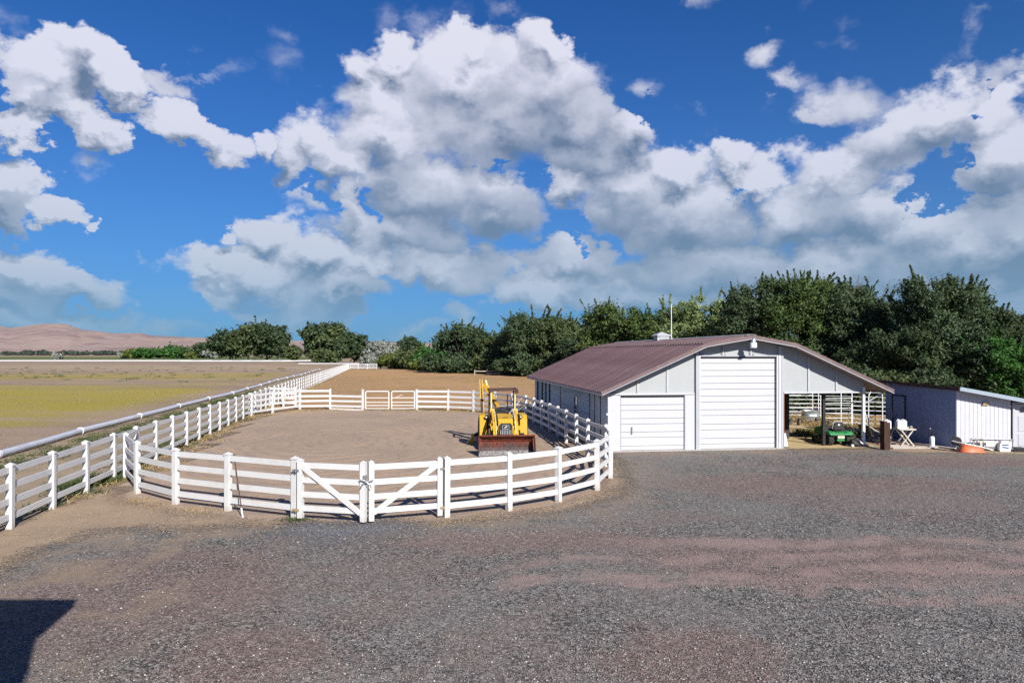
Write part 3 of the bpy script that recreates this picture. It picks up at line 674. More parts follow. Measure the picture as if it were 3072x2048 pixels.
for u, w, z1, mt in ((0.0, .06, HB, 'white_paint'), (3.83, .13, 4.30, 'trim'), (3.935, .06, 3.98, 'white_paint'), (7.40, .075, 3.98, 'white_paint'), (7.52, .12, 4.36, 'white_paint'), (7.625, .07, 4.36, 'trim')):
    MB().box(u, -0.03 - (0.01 if mt == 'trim' else 0), z1 / 2, w, 0.10, z1).build('jamb', M[mt], barn)
MB().box(5.68, -.03, 3.95, 3.5, 0.06, 0.06).build('door_track', M['trim'], barn)
MB().box(5.68, 0.0, 3.895, 3.38, 0.05, 0.05).build('door_gap_strip', M['gap_shade'], barn)  # track shade over the tall door, put in as a dark strip
MB().box(1.91, -.02, 2.355, 2.85, 0.05, 0.06).build('door_track', M['white_paint'], barn)
MB().box(1.91, 0.02, 2.285, 2.76, 0.05, 0.09).build('door_gap_strip', M['gap_shade'], barn)  # dark strip painting the shaded gap above the small door
MB().box(3.315, 0.0, 1.15, 0.05, 0.05, 2.30).build('door_gap_strip', M['trim'], barn)
def odoor(u0, u1, ztop, zbot, seq, handle=None):
    tot = sum(seq); z = ztop; dr = None
    d = MB().box((u0 + u1) / 2, 0.09, (ztop + zbot) / 2, u1 - u0, 0.02, ztop - zbot).build('overhead_door', M['white_paint'], barn)
    for k, s in enumerate(seq):
        h = (ztop - zbot) * s / tot
        p = MB(); a, b = z - h + .005, z - .005
        p.prism([(0.075, a), (0.050, a + .003), (0.042, a + .014), (0.042, b - .014), (0.050, b - .003), (0.075, b)], u0 + .01, u1 - .01, 'X')
        p.build('door_panel', M['white_paint'], d); z -= h
    if handle: MB().box(*handle, 0.05, 0.05, 0.30).box(handle[0], handle[1] - .03, handle[2], 0.025, 0.03, 0.16).build('handle', M['steel'], d)
odoor(0.55, 3.28, 2.245, 0.03, [77, 53, 77, 53, 77, 52, 80, 40])
odoor(3.98, 7.36, 3.87, 0.03, [60, 75, 63, 73, 62, 73, 62, 82, 60, 92, 60, 90, 58, 50], None)
MB().box(1.02, -0.005, 0.86, 0.045, 0.03, 0.30).build('door_handle', M['steel'], barn)
MB().box(3.75, -0.10, 0.015, 7.75, 0.36, 0.03).build('concrete_sill', M['concrete'], barn)
MB().box(-.05, -0.04, 1.55, 0.06, 0.06, 0.08).build('corner_lamp', M['pale_glass'], barn)  # small white lamp by the front left corner
# left side wall: bays of ribbed sheet, posts, a small window, open bays to the rear
def rib_wall(v0, v1, z0, z1, pitch=0.10, mat='side_wall', u=0.0, sgn=-1):
    n = max(2, int((v1 - v0) / pitch)); s = (v1 - v0) / n; pts = []
    for k in range(n): b = v0 + k * s; pts += [(b, 0), (b + s * .55, 0), (b + s * .66, .018), (b + s * .9, .018)]
    pts.append((v1, 0)); mb = MB(); vs = []
    for z in (z0, z1):
        for lay in (0, -.02):
            for (y, h) in pts: vs.append((u + sgn * (h + lay), y, z))
    m = len(pts); fs = []
    for k in range(m - 1):
        fs += [(k, k + 1, 2 * m + k + 1, 2 * m + k), (m + k, 3 * m + k, 3 * m + k + 1, m + k + 1), (k, m + k, m + k + 1, k + 1), (2 * m + k, 2 * m + k + 1, 3 * m + k + 1, 3 * m + k)]
    fs += [(0, 2 * m, 3 * m, m), (m - 1, 2 * m - 1, 4 * m - 1, 3 * m - 1)]
    return mb.add(vs, fs)
bays = [(0.05, 1.10, 0), (1.16, 2.08, 0), (2.16, 2.98, 0), (3.06, 5.45, 0), (6.30, 9.65, 0), (9.73, 12.72, 0)]
for (a, b, z) in bays: rib_wall(a, b, 0.02, 2.42).build('wall_sheet', M['side_wall'], barn)
rib_wall(5.46, 6.29, 0.02, 1.05).build('wall_sheet', M['side_wall'], barn); rib_wall(5.46, 6.29, 1.95, 2.42).build('wall_sheet', M['side_wall'], barn)
w = MB(); w.box(-.02, 5.49, 1.5, .07, .06, .92); w.box(-.02, 6.26, 1.5, .07, .06, .92); w.box(-.02, 5.875, 1.075, .075, .70, .05); w.box(-.02, 5.875, 1.925, .075, .70, .05); wo = w.build('window', M['white_paint'], barn)
MB().box(0.0, 5.875, 1.5, .012, .70, .80).build('pane', M['glass'], wo); MB().box(-.012, 5.875, 1.5, .03, .70, .03).build('glazing_bar', M['white_paint'], wo)
for v in (1.13, 2.12, 3.02, 9.69, 12.78): MB().box(-.01, v, 1.22, .06, .055, 2.40).build('wall_post', M['black'], barn)
for v0, v1 in ((13.35, 13.95), (14.6, 15.2), (15.9, 16.9), (17.6, 18.3)): rib_wall(v0, v1, 0.02, 2.42).build('wall_sheet', M['side_wall'], barn)
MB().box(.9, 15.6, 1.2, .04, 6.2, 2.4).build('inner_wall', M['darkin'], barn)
MB().beam((-.05, 3.1, 1.25), (-.05, 9.6, 1.32), .03, .035).build('wall_rail', M['batten'], barn)
# back wall, inner wall towards the carport
MB().prism([(0, 0), (0, 2.37), (US[1], ZS[1] - .1), (US[2], ZS[2] - .1), (7.6, 4.4), (7.6, 0)], 18.24, 18.30).build('back_wall', M['side_wall'], barn)
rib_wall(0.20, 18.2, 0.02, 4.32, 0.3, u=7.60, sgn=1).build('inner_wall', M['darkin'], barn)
MB().box(7.69, -.01, 1.17, .05, .10, 2.34).build('door_edge_board', M['red_wood'], barn)
# carport posts and beams
MB().beam((9.75, VF + .2, 2.40), (11.9, VF + .2, 2.40), .04, .04)
def cpost(u, v, z1, mat, w=.12): return MB().box(u, v, z1 / 2, w, w, z1).build('carport_post', M[mat], barn)
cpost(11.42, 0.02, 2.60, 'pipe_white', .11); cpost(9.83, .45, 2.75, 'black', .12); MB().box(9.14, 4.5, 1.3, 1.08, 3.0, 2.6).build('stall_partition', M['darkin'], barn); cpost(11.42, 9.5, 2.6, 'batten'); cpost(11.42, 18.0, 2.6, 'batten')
MB().box(9.55, 18.1, 2.30, 3.9, .08, .22).build('carport_beam', M['white_wall'], barn)
MB().box(9.55, 0.12, 2.42, 3.8, .06, .16).build('carport_beam', M['under'], barn)
MB().box(11.42, 9.2, 2.72, .10, 18.0, .16).build('carport_beam', M['under'], barn)
for v in np.arange(1.2, 18, 1.2): MB().beam((7.7, v, roof_z(7.7) - .22), (12.2, v, roof_z(12.2) - .16), .05, .14).build('rafter', M['under'], barn)
MB().beam((11.42, 0.0, 1.85), (12.25, -.35, 2.45), .05, .05).build('brace', M['trim'], barn)
# cupola with louvres, on the ridge (stands on the roof as part of it)
def bw(u, v, z=0.0):
    return (BP[0] + u * cos(BR) - v * sin(BR), BP[1] + u * sin(BR) + v * cos(BR), z)
cup = thing('cupola', 'small white louvred cupola with weather vane on the barn ridge', 'cupola', bw(5.96, 10.2, 4.62), BR)
MB().box(0, 0, .19, .70, .70, .48).build('cupola_base', M['white_wall'], cup)
for k in range(5):
    for (x, y, sx, sy) in ((0, -.36, .52, .03), (-.36, 0, .03, .52)):
        MB().box(x, y, .16 + k * .07, sx, sy, .05, rot=Matrix.Rotation(radians(20 if sx > sy else 0), 3, 'X')).build('slat', M['white_paint'], cup)
cr = MB(); cr.box(0, 0, .44, .86, .86, .05); cr.add([(-.45, -.45, .465), (.45, -.45, .465), (.45, .45, .465), (-.45, .45, .465), (0, 0, .66)], [(0, 1, 4), (1, 2, 4), (2, 3, 4), (3, 0, 4), (3, 2, 1, 0)])
cr.build('cupola_roof', M['white_paint'], cup)
wv = MB(); wv.tube([(0, 0, .62), (0, 0, 1.10)], .012, 6); wv.tube([(-.12, 0, .85), (.12, 0, .85)], .01, 6); wv.tube([(0, -.12, .85), (0, .12, .85)], .01, 6); wv.box(.02, 0, 1.02, .22, .012, .07)
wv.build('weather_vane', M['black'], cup)
mast = thing('antenna_mast', 'tall thin white mast rising from the barn ridge beside the cupola', 'mast', bw(5.96, 8.6, 4.80), BR)
MB().tube([(0, 0, -.02), (0, 0, 1.95)], .022, 8).build('pole', M['pipe_white'], mast); MB().box(0, 0, .04, .14, .14, .10).build('mast_foot', M['batten'], mast)
vp = thing('vent_pipe', 'short white vent pipe on the lower right barn roof', 'vent pipe', bw(10.62, 2.6, roof_z(10.62)), BR)
MB().tube([(0, 0, -.05), (0, 0, .42)], .06, 10).build('pipe', M['jug'], vp); MB().tube([(0, 0, .40), (-.02, 0, .70)], .02, 6).build('whip', M['pipe_white'], vp)
# gable lamp
lp = thing('barn_lamp', 'white floodlight hanging under the peak of the barn gable', 'lamp', bw(6.02, -.62, 4.70), BR)
b = MB(); b.lathe([(.03, .0), (.10, -.04), (.105, -.16), (.13, -.20)], (0, -.02, 0), 14); b.build('lamp_housing', M['galv'], lp, True)
b = MB(); b.lathe([(.13, -.20), (.145, -.23), (.14, -.40), (.11, -.43)], (0, -.02, 0), 14); b.build('lamp_glass', M['pale_glass'], lp, True)
b = MB(); b.beam((-.0, .62, .0), (0, -.02, -.02), .04, .04); b.build('lamp_arm', M['steel'], lp)

# ------------------------------------------------------------------ shed at the right
P1 = Vector((18.80, 28.9)); P2 = Vector((24.2, 28.05)); P4 = Vector((18.22, 33.3)); P3 = Vector((23.8, 33.0))
sh = thing('shed', 'low lean-to shed with white ribbed front and shaded blue side wall', 'shed', (P1.x, P1.y, 0), 0)
def rel(p): return (p[0] - P1.x, p[1] - P1.y)
a2 = rel(P1); b2 = rel(P2); c2 = rel(P3); d2 = rel(P4)
def zroof(x): return 2.50 - 0.195 * x             # falls to the right
def wallrun(p, q, z0, zt, pitch, rib, mat, name, n0=None):
    p = Vector((*p, 0)); q = Vector((*q, 0)); d = (q - p); Lx = d.length; d.normalize(); nr = Vector((d.y, -d.x, 0))
    n = max(1, int(round(Lx / pitch)))
    for k in range(n):
        a = p + d * (Lx * k / n); b = p + d * (Lx * (k + 1) / n); w_ = Lx / n
        mb = MB(); prof = [(0, .0), (.014, -.005), (.028, rib), (w_ * .45, rib), (w_ * .5, rib * .55), (w_ * .55, rib), (w_ - .028, rib), (w_ - .014, -.005), (w_, 0)]
        vs = []; 
        for top in (0, 1):
            for lay in (0, 1):
                for (s, h) in prof:
                    o_ = a + d * s + nr * (h if lay == 0 else -.03)
                    vs.append((o_.x, o_.y, z0 if top == 0 else zt(o_.x)))
        m = len(prof); fs = []
        for j in range(m - 1): fs += [(j, j + 1, 2 * m + j + 1, 2 * m + j), (m + j, 3 * m + j, 3 * m + j + 1, m + j + 1), (2 * m + j, 2 * m + j + 1, 3 * m + j + 1, 3 * m + j)]
        fs += [(0, 2 * m, 3 * m, m), (m - 1, 2 * m - 1, 4 * m - 1, 3 * m - 1)]
        mb.add(vs, fs).build(name, M[mat], sh)
f_end = rel(P1 + (P2 - P1) * 0.385)
wallrun(a2, f_end, 0.03, lambda x: zroof(x) - .02, .168, .008, 'shed_white', 'wall_panel')
dr0 = rel(P1 + (P2 - P1) * 0.40); dr1 = rel(P1 + (P2 - P1) * 0.58)
wallrun(rel(P1 + (P2 - P1) * 0.60), b2, 0.03, lambda x: zroof(x) - .02, .25, .008, 'shed_white', 'wall_panel')
ang = atan2(P2.y - P1.y, P2.x - P1.x); dc = ((dr0[0] + dr1[0]) / 2, (dr0[1] + dr1[1]) / 2); dw = (Vector(dr1) - Vector(dr0)).length
RZ = Matrix.Rotation(ang, 3, 'Z')
dd = MB().box(dc[0], dc[1], .98, dw - .06, .06, 1.90, rot=RZ).build('door', M['white_paint'], sh)
df = MB()
for s in (-1, 1): q = Vector((s * dw / 2, -.02, 0)); q = RZ @ q; df.box(dc[0] + q.x, dc[1] + q.y, .98, .07, .10, 1.96, rot=RZ)
df.box(dc[0], dc[1], 1.98, dw + .07, .10, .06, rot=RZ); df.build('door_frame', M['white_wall'], sh)
fan = MB()
qn = RZ @ Vector((0, -.045, 0)); ux = RZ @ Vector((1, 0, 0))
pts = [(cos(a) * .26, sin(a) * .26) for a in np.linspace(0, pi, 10)]
vs = [(dc[0] + qn.x + ux.x * s, dc[1] + qn.y + ux.y * s, 1.60 + t) for s, t in pts]; fan.add(vs, [tuple(range(10))]); fan.build('fanlight', M['glass'], dd)
fb = MB()
for a in (35, 90, 145): fb.beam((dc[0] + qn.x * 1.2, dc[1] + qn.y * 1.2, 1.60), (dc[0] + qn.x * 1.2 + ux.x * cos(radians(a)) * .26, dc[1] + qn.y * 1.2 + ux.y * cos(radians(a)) * .26, 1.60 + sin(radians(a)) * .26), .02, .02)
fb.build('glazing_bar', M['white_paint'], dd)
pn = MB()
for s in (-.2, .2):
    for z, h in ((.45, .5), (1.12, .62)):
        q = RZ @ Vector((s * .9, -.035, 0)); pn.box(dc[0] + q.x, dc[1] + q.y, z, .26, .02, h, rot=RZ)
pn.build('door_panel', M['white_wall'], dd)
wallrun(d2, a2, 0.0, lambda x: zroof(max(x, -.9)) - .02, .36, .010, 'shed_blue', 'side_panel')
wallrun(b2, c2, 0.0, lambda x: zroof(x) - .02, .36, .010, 'shed_blue', 'side_panel'); wallrun(c2, d2, 0.0, lambda x: zroof(x) - .02, .4, .010, 'shed_blue', 'side_panel')
# side door in the shaded wall, outlined by a dark frame
sdv = Vector(d2) - Vector(a2); sl = sdv.length; sdv.normalize(); sn = Vector((-sdv.y, sdv.x))
sa = atan2(sdv.y, sdv.x); RS = Matrix.Rotation(sa, 3, 'Z')
def sp(t, off): q = Vector(a2) + sdv * t + sn * off; return q
q = sp(3.45, .03); sdoor = MB().box(q.x, q.y, 1.05, .80, .03, 1.95, rot=RS).build('side_door', M['shed_blue'], sh)
fr = MB()
for t in (3.02, 3.88): q = sp(t, .045); fr.box(q.x, q.y, 1.05, .05, .04, 2.02, rot=RS)
q = sp(3.45, .045); fr.box(q.x, q.y, 2.06, .91, .04, .05, rot=RS); fr.build('door_frame', M['black'], sdoor)
q = sp(3.75, .06); MB().ball((q.x, q.y, 1.0), .035, 6).build('knob', M['steel'], sdoor)
# roof
rf = MB(); ov = .42
pa = Vector(a2) + Vector((-.12, -ov)); pb = Vector(b2) + Vector((.2, -ov)); pc = Vector(c2) + Vector((.2, .25)); pd = Vector(d2) + Vector((-.15, .25))
vs = []
for dz in (0.03, .10):
    for p in (pa, pb, pc, pd): vs.append((p.x, p.y, zroof(p.x) + dz))
rf.add(vs, [(0, 3, 2, 1), (4, 5, 6, 7), (0, 1, 5, 4), (1, 2, 6, 5), (2, 3, 7, 6), (3, 0, 4, 7)]); ro = rf.build('roof', M['trim'], sh)
MB().beam((pa.x, pa.y - .02, zroof(pa.x) + .055), (pb.x, pb.y - .02, zroof(pb.x) + .055), .03, .16).build('fascia', M['fascia'], ro)
MB().beam((pa.x - .02, pa.y, zroof(pa.x) + .05), (pd.x - .02, pd.y, zroof(pd.x) + .05), .03, .13).build('side_fascia', M['brown_steel'], ro)
q = P1 + (P2 - P1).normalized() * 1.12; MB().box(q.x - P1.x, q.y - P1.y - .05, zroof(1.1) - .30, .20, .06, .10, rot=RZ).build('wall_plaque', M['pale_wood'], sh)
q = P1 + (P2 - P1).normalized() * 1.12; MB().box(q.x - P1.x, q.y - P1.y - .04, zroof(1.1) - .33, .24, .05, .16, rot=RZ).build('plaque_back', M['brass'], sh)

# a building behind the camera on the left; only its shadow reaches the picture
nb = thing('outbuilding', 'building beyond the lower left edge whose roof shadow falls on gravel', 'building', (-3.42, 3.75, 0), 0)
e2 = Vector((.77, -2.7)).normalized(); e1 = Vector((-1, 0.0))
wl = [Vector((-.5, -.5)), Vector((-.5, -.5)) + e2 * -0 + Vector((1.9, -7.0)), Vector((-10, -7.5)), Vector((-10, -.5))]
MB().prism([(p.x, p.y) for p in wl], 0, 4.75, 'Z').build('wall', M['side_wall'], nb)
rp = [(0, 0), (.30, -1.35), (1.05, -2.6), (2.6, -8.0), (-11, -8.0), (-11, 0)]
MB().prism(rp, 4.78, 5.0, 'Z').build('roof', M['roof_edge'], nb)

# ------------------------------------------------------------------ white rail fences
PW, PH = 0.135, 1.5
pm = MB(); pm.box(0, 0, PH / 2 - .02, PW, PW, PH - .04); pm.box(0, 0, PH - .03, PW + .03, PW + .03, .03)
pm.add([(-.075, -.075, PH - .014), (.075, -.075, PH - .014), (.075, .075, PH - .014), (-.075, .075, PH - .014), (0, 0, PH + .035)], [(0, 1, 4), (1, 2, 4), (2, 3, 4), (3, 0, 4), (3, 2, 1, 0)])
POST = pm.mesh('post', M['vinyl'])
RAIL = MB().box(.5, 0, 0, 1, .045, .14).mesh('rail', M['vinyl'])
RZS = (1.36, 1.00, 0.645, 0.285)
def rail(parent, p, q, z, zq=None, name='rail'):
    zq = z if zq is None else zq
    d = Vector((q[0] - p[0], q[1] - p[1])); L_ = math.hypot(d.length, zq - z)
    return inst(name, RAIL, parent, (p[0], p[1], z), (0, -math.atan2(zq - z, d.length), atan2(d.y, d.x)), (L_, 1, 1))
def fence(name, label, pts, skip=(), rails=RZS, skiprail=(), noposts=(), group=None, base=None):
    o0 = pts[0] if base is None else base
    r = thing(name, label, 'fence', (o0[0], o0[1], 0), 0, group)
    P = [(p[0] - o0[0], p[1] - o0[1]) for p in pts]
    for i, p in enumerate(P):
        if i in noposts: continue
        j = min(i, len(P) - 2); a = atan2(P[j + 1][1] - P[j][1], P[j + 1][0] - P[j][0])
        inst('post', POST, r, (p[0], p[1], random.uniform(-.02, .01)), (radians(random.uniform(-.7, .7)), radians(random.uniform(-.7, .7)), a))
    for i in range(len(P) - 1):
        if i in skip: continue
        for k, z in enumerate(rails):
            if (i, k) in skiprail: continue
            rail(r, P[i], P[i + 1], z + random.uniform(-.008, .008), z + random.uniform(-.008, .008))
    return r
# long straight fence beside the irrigation pipe
NS = 83; SP = 2.03
sp_ = [(fx(7.65 + SP * i), 7.65 + SP * i) for i in range(NS + 1)]
NEAR = 45
f1 = fence('rail_fence', 'long straight white rail fence running beside the irrigation pipe into the distance', sp_[:NEAR + 1])
# beyond the nearest spans the posts stay single; the far rails are one piece
o0 = sp_[0]
for i in range(NEAR + 1, NS + 1): inst('post', POST, f1, (sp_[i][0] - o0[0], sp_[i][1] - o0[1], 0), (0, 0, .19))
fr = MB()
for i in range(NEAR, NS):
    for z in RZS: fr.beam((sp_[i][0] - o0[0], sp_[i][1] - o0[1], z), (sp_[i + 1][0] - o0[0], sp_[i + 1][1] - o0[1], z), .045, .14)
o = fr.build('far_rails', M['vinyl'], f1); o['kind'] = 'stuff'
ex, ey = sp_[-1]
fence('rail_fence', 'short white rail fence crossing the far end of the paddock', [(ex + .3, ey), (ex + 2.4, ey), (ex + 4.8, ey), (ex + 7.2, ey)])
# round pen
segA = [(-12.95, 23.6), (-12.43, 21.94), (-10.84, 19.75), (-9.04, 18.35), (-7.30, 17.55), (-5.32, 16.72)]
fence('pen_fence', 'curved white rail fence of the pen, front section left of the double gate', segA, noposts=(0,))
segB = [(-1.62, 16.88), (-.08, 17.6), (1.27, 18.64), (2.53, 20.2), (3.2, 22.2), (3.36, 24.4), (2.95, 26.7), (2.72, 28.8), (2.45, 30.9), (2.2, 33.0), (1.94, 35.1), (1.62, 37.1), (1.25, 39.2), (.84, 41.4), (.0, 43.6), (-1.15, 45.6), (-2.65, 47.2), (-4.5, 48.2), (-6.76, 48.6)]
fence('pen_fence', 'curved white rail fence of the pen, passing the gate, barn wall and yellow tractor', segB)
segC = [(-10.6, 48.5), (-13.1, 49.2), (-15.2, 48.9), (-16.2, 46.2), (-16.75, 43.9), (-16.72, 42.25)]
pc_ = fence('pen_fence', 'curved white rail fence of the pen behind the metal gates with a fallen top rail', segC, skiprail=((0, 0),), noposts=(5,))
rail(pc_, (0.1, -.25), (-2.45, .35), .05, .09)
for o in [x for x in kids(pc_) if x.name.startswith('post')][:1]: pass
fence('rail_fence', 'short white rail fence joining the long fence behind the pen', [(-18.55, 52.2), (-17.4, 52.0), (-16.4, 51.8)])
# loose rails piled behind the tractor
for i, (x, y, a, tz, ln) in enumerate([(1.0, 43.6, 12, .35, 2.2), (.7, 43.2, -15, .55, 2.0), (.9, 42.6, 4, .2, 2.3), (.3, 44.0, 30, .8, 1.9), (.5, 43.4, 58, .62, 1.8)]):
    pass
pile = []
labels = ['white loose rail leaning steeply against the pen fence behind the tractor', 'white loose rail lying lowest beside the barn end of the pen', 'white loose rail propped flat across the pile behind the tractor', 'white loose rail tilted left to right on the pile by the barn']
spec = [((-.4, 42.3, .05), (.75, 41.9, 1.45)), ((-1.0, 42.2, .08), (.7, 40.6, .08)), ((-.9, 42.9, .75), (.8, 41.6, .95)), ((-.3, 41.8, .07), (1.05, 40.2, 1.15))]
for (p, q), lb in zip(spec, labels):
    me = MB().beam((0, 0, 0), Vector(q) - Vector(p), .14, .045); o = me.build('loose_rail', M['vinyl']); o.location = p; tag(o, lb, 'rail', 'loose fence rails behind the tractor')
# double vinyl gate
def leaf(loc_a, loc_b, diag_from_a, label):
    a = Vector((*loc_a, 0)); b = Vector((*loc_b, 0)); d = b - a; Lg = d.length; rz = atan2(d.y, d.x)
    r = thing('gate', label, 'gate', a, rz, 'leaves of the double gate')
    for x in (0, Lg):
        s = MB(); s.box(x, 0, .76, .125, .125, 1.40); s.add([(x - .07, -.07, 1.46), (x + .07, -.07, 1.46), (x + .07, .07, 1.46), (x - .07, .07, 1.46), (x, 0, 1.51)], [(0, 1, 4), (1, 2, 4), (2, 3, 4), (3, 0, 4), (3, 2, 1, 0)])
        s.build('stile', M['vinyl'], r)
    for z in (1.34, .985, .635, .30): MB().box(Lg / 2, 0, z, Lg - .12, .045, .135).build('rail', M['vinyl'], r)
    x0, x1 = (.05, Lg - .05) if diag_from_a else (Lg - .05, .05)
    MB().beam((x0, -.05, 1.33), (x1, -.05, .26), .045, .12).build('brace', M['vinyl'], r)
    hx = 0 if diag_from_a else Lg; sg = -1 if diag_from_a else 1
    for z in (1.22, .26):
        h = MB(); h.box(hx + sg * .09, -.085, z, .17, .02, .05); h.tube([(hx + sg * .075, -.10, z - .05), (hx + sg * .075, -.10, z + .05)], .012, 6); h.build('hinge', M['brass' if z < 1 else 'steel'], r)
    return r
leaf((-5.14, 16.60), (-3.53, 16.22), True, 'left white gate leaf with brace running down to the right')
leaf((-3.36, 16.30), (-1.79, 16.86), False, 'right white gate leaf with brace rising to the right')
rp_ = thing('gate_tie', 'rope tie knotted round the meeting stiles of the white double gate', 'rope', (-3.44, 16.14, 0), 0)
t = MB(); t.tube([(-.17, .0, 1.06), (0, -.04, 1.02), (.17, .02, 1.07)], .014, 6); t.tube([(-.02, -.05, 1.02), (-.10, -.06, .95), (-.13, -.05, .87)], .014, 6); t.tube([(.02, -.05, 1.02), (.09, -.06, .96), (.12, -.04, .88)], .014, 6); t.ball((0, -.05, 1.02), .03, 6)
t.build('cord', M['steel'], rp_); MB().box(-.03, -.0, 1.13, .10, .03, .08).build('latch', M['steel'], rp_)
# two tube gates at the back of the pen
def tube_gate(x0, x1, y0, y1, label):
    r = thing('metal_gate', label, 'gate', (x0, y0, 0), atan2(y1 - y0, x1 - x0), 'metal tube gates at the back of the pen')
    Lg = math.hypot(x1 - x0, y1 - y0); c = .10; H = 1.36; z0 = .12
    pts = [(0, 0, z0), (0, 0, H - c), (c * .3, 0, H - c * .3), (c, 0, H), (Lg - c, 0, H), (Lg - c * .3, 0, H - c * .3), (Lg, 0, H - c), (Lg, 0, z0)]
    MB().tube(pts, .036, 8).build('frame', M['pipe_white'], r)
    for z in (.14, .36, .58, .90): MB().tube([(0, 0, z), (Lg, 0, z)], .028, 6).build('rail', M['pipe_white'], r)
    return r
g1 = tube_gate(-10.4, -8.75, 48.5, 48.5, 'left white tube gate with rounded corners beside the missing rail')
g2 = tube_gate(-8.55, -6.95, 48.5, 48.6, 'right white tube gate with rounded corners and a loose strut')
MB().tube([(.25, -.03, .92), (.75, -.03, 1.12)], .015, 6).build('strut', M['pipe_white'], g2)
# leaning rod by the front fence
rod = thing('metal_rod', 'thin dark metal rod with white tip leaning on the front pen fence', 'rod', (-6.72, 16.95, 0), 0)
MB().tube([(0, 0, .22), (-.44, .62, 1.47)], .014, 6).build('rod_shaft', M['brown_steel'], rod); MB().tube([(.08, -.11, 0), (0, 0, .22)], .02, 6).build('rod_tip', M['pipe_white'], rod)

# irrigation pipes
ip = thing('irrigation_pipe', 'thick white irrigation pipe lying on the ground left of the fence', 'pipe', (px_(1.6), 1.6, 0), 0)
y = 1.6; k = 0
def wob(y): return px_(y) + .22 * sin(y * .11) + .1 * sin(y * .31)
while y < 158:
    y2 = y + 8.2; a = (wob(y) - px_(1.6), y - 1.6, .16); b = (wob(y2) - px_(1.6), y2 - 1.6, .16)
    mid = ((a[0] + b[0]) / 2 + .02, (a[1] + b[1]) / 2, .15)
    MB().tube([a, mid, b], .145, 14).build('pipe_length', M['pipe_irr'], ip, True)
    dv = (Vector(b) - Vector(a)).normalized()
    MB().tube([Vector(b) - dv * .11, Vector(b) + dv * .11], .18, 14).build('coupling', M['pipe_white'], ip, True)
    y = y2
fp = thing('irrigation_pipe', 'distant white pipe lying along the far edge of the field', 'pipe', (-420, 352, 0), 0)
for i in range(31):
    x0 = i * 10.2; MB().tube([(x0, .006 * x0 * 0 - x0 * .05 if x0 > 250 else 0, .35), (x0 + 10.1, 0, .35)], .30, 6).build('pipe_length', M['pipe_white'], fp)
fp2 = MB().tube([(0, 0, .2), (9, .6, .2), (17, 1.0, .2), (26, .2, .2)], .16, 6).build('irrigation_pipe', M['pipe_white']); fp2.location = (-82, 262, 0); tag(fp2, 'short pale pipe on the ground before the twin dark trees', 'pipe')

# ------------------------------------------------------------------ pipe pens behind the carport
def panel(p, q, label, H=1.55, n=6, legs=True):
    r = thing('corral_panel', label, 'corral panel', (p[0], p[1], 0), atan2(q[1] - p[1], q[0] - p[0]), 'white pipe corral panels behind the barn')
    Lg = math.hypot(q[0] - p[0], q[1] - p[1])
    for x in (0, Lg): MB().tube([(x, 0, 0), (x, 0, H)], .026, 6).build('upright', M['pipe_white'], r)
    for k in range(n): MB().tube([(0, 0, .30 + (H - .33) * k / (n - 1)), (Lg, 0, .30 + (H - .33) * k / (n - 1))], .017, 6).build('rail', M['pipe_white'], r)
    return r
panel((16.9, 41.8), (18.85, 41.7), 'white pipe panel left of the black carport post behind the steel tank', 1.5)
panel((16.8, 36.8), (18.45, 37.1), 'white pipe panel in the middle behind the riding mower', 1.65)
panel((18.5, 37.1), (20.1, 36.2), 'white pipe panel nearest the blue shed wall', 1.45)
panel((15.4, 43.4), (19.2, 43.6), 'white pipe panel in the second row behind the pens', 1.7)
panel((19.3, 43.0), (23.0, 41.0), 'white pipe panel in the second row towards the shed', 1.7)
panel((17.2, 46.0), (21.5, 46.5), 'white pipe panel in the rear row before the trees', 1.8)
panel((22.0, 46.5), (26.0, 46.0), 'white pipe panel in the rear row on the right', 1.8)
def hoop(x, y, w_, H, label, rz=0):
    r = MB(); pts = [(0, 0, 0)] + [(w_ / 2 - w_ / 2 * cos(a), 0, H - w_ / 2 + w_ / 2 * sin(a)) for a in np.linspace(0, pi, 9)] + [(w_, 0, 0)]
    o = r.tube(pts, .028, 6).build('pipe_hoop', M['pipe_white']); o.location = (x, y, 0); o.rotation_euler = (0, 0, rz); return tag(o, label, 'hoop', 'white bent pipe hoops behind the carport')
hoop(18.80, 36.0, .85, 2.15, 'tall white pipe hoop right next to the blue shed wall', radians(12))
hoop(18.8, 39.0, .62, 2.45, 'tall white pipe hoop over the middle pen', radians(0))
hs = MB().tube([(0, 0, 0), (-.35, 0, 1.45)], .02, 6).build('prop_pole', M['pipe_white']); hs.location = (19.55, 37.4, 0); tag(hs, 'white pole leaning against the pen between two panels', 'pole')
bt = thing('blue_trailer', 'dark blue box trailer standing behind the pens under the trees', 'trailer', (19.2, 49.5, 0), radians(5))
b = MB(); b.box(0, 0, 1.55, 3.6, 1.9, 1.9); b.build('body', M['blue_cloth'], bt)
for x in (-1.72, .9): MB().box(x, -.97, 1.55, .08, .03, 1.8).build('corner_trim', M['white_paint'], bt)
for x in (-.6, .6): 
    for s in (-.9, .9): MB().lathe([(.02, -.1), (.36, -.1), (.36, .1), (.02, .1)], (x, s, .36), 14, 'Y').build('wheel', M['rubber'], bt)
tk = thing('stock_tank', 'round galvanised stock tank propped behind the mower', 'water tank', (17.3, 39.6, 0), radians(-12))
pr = []
tb = MB()
def oval(z, r, lx=.10, fl=0.0):
    return [((lx if cos(a) > 0 else -lx) + cos(a) * r, sin(a) * r, z) for a in np.linspace(0, 2 * pi, 28, endpoint=False)]
rings = [oval(z - .29, r) for z, r in ((.42, .36), (.46, .38), (.72, .38), (.74, .392), (.76, .38), (1.02, .38), (1.04, .395), (1.06, .38), (1.02, .35), (.46, .33))]
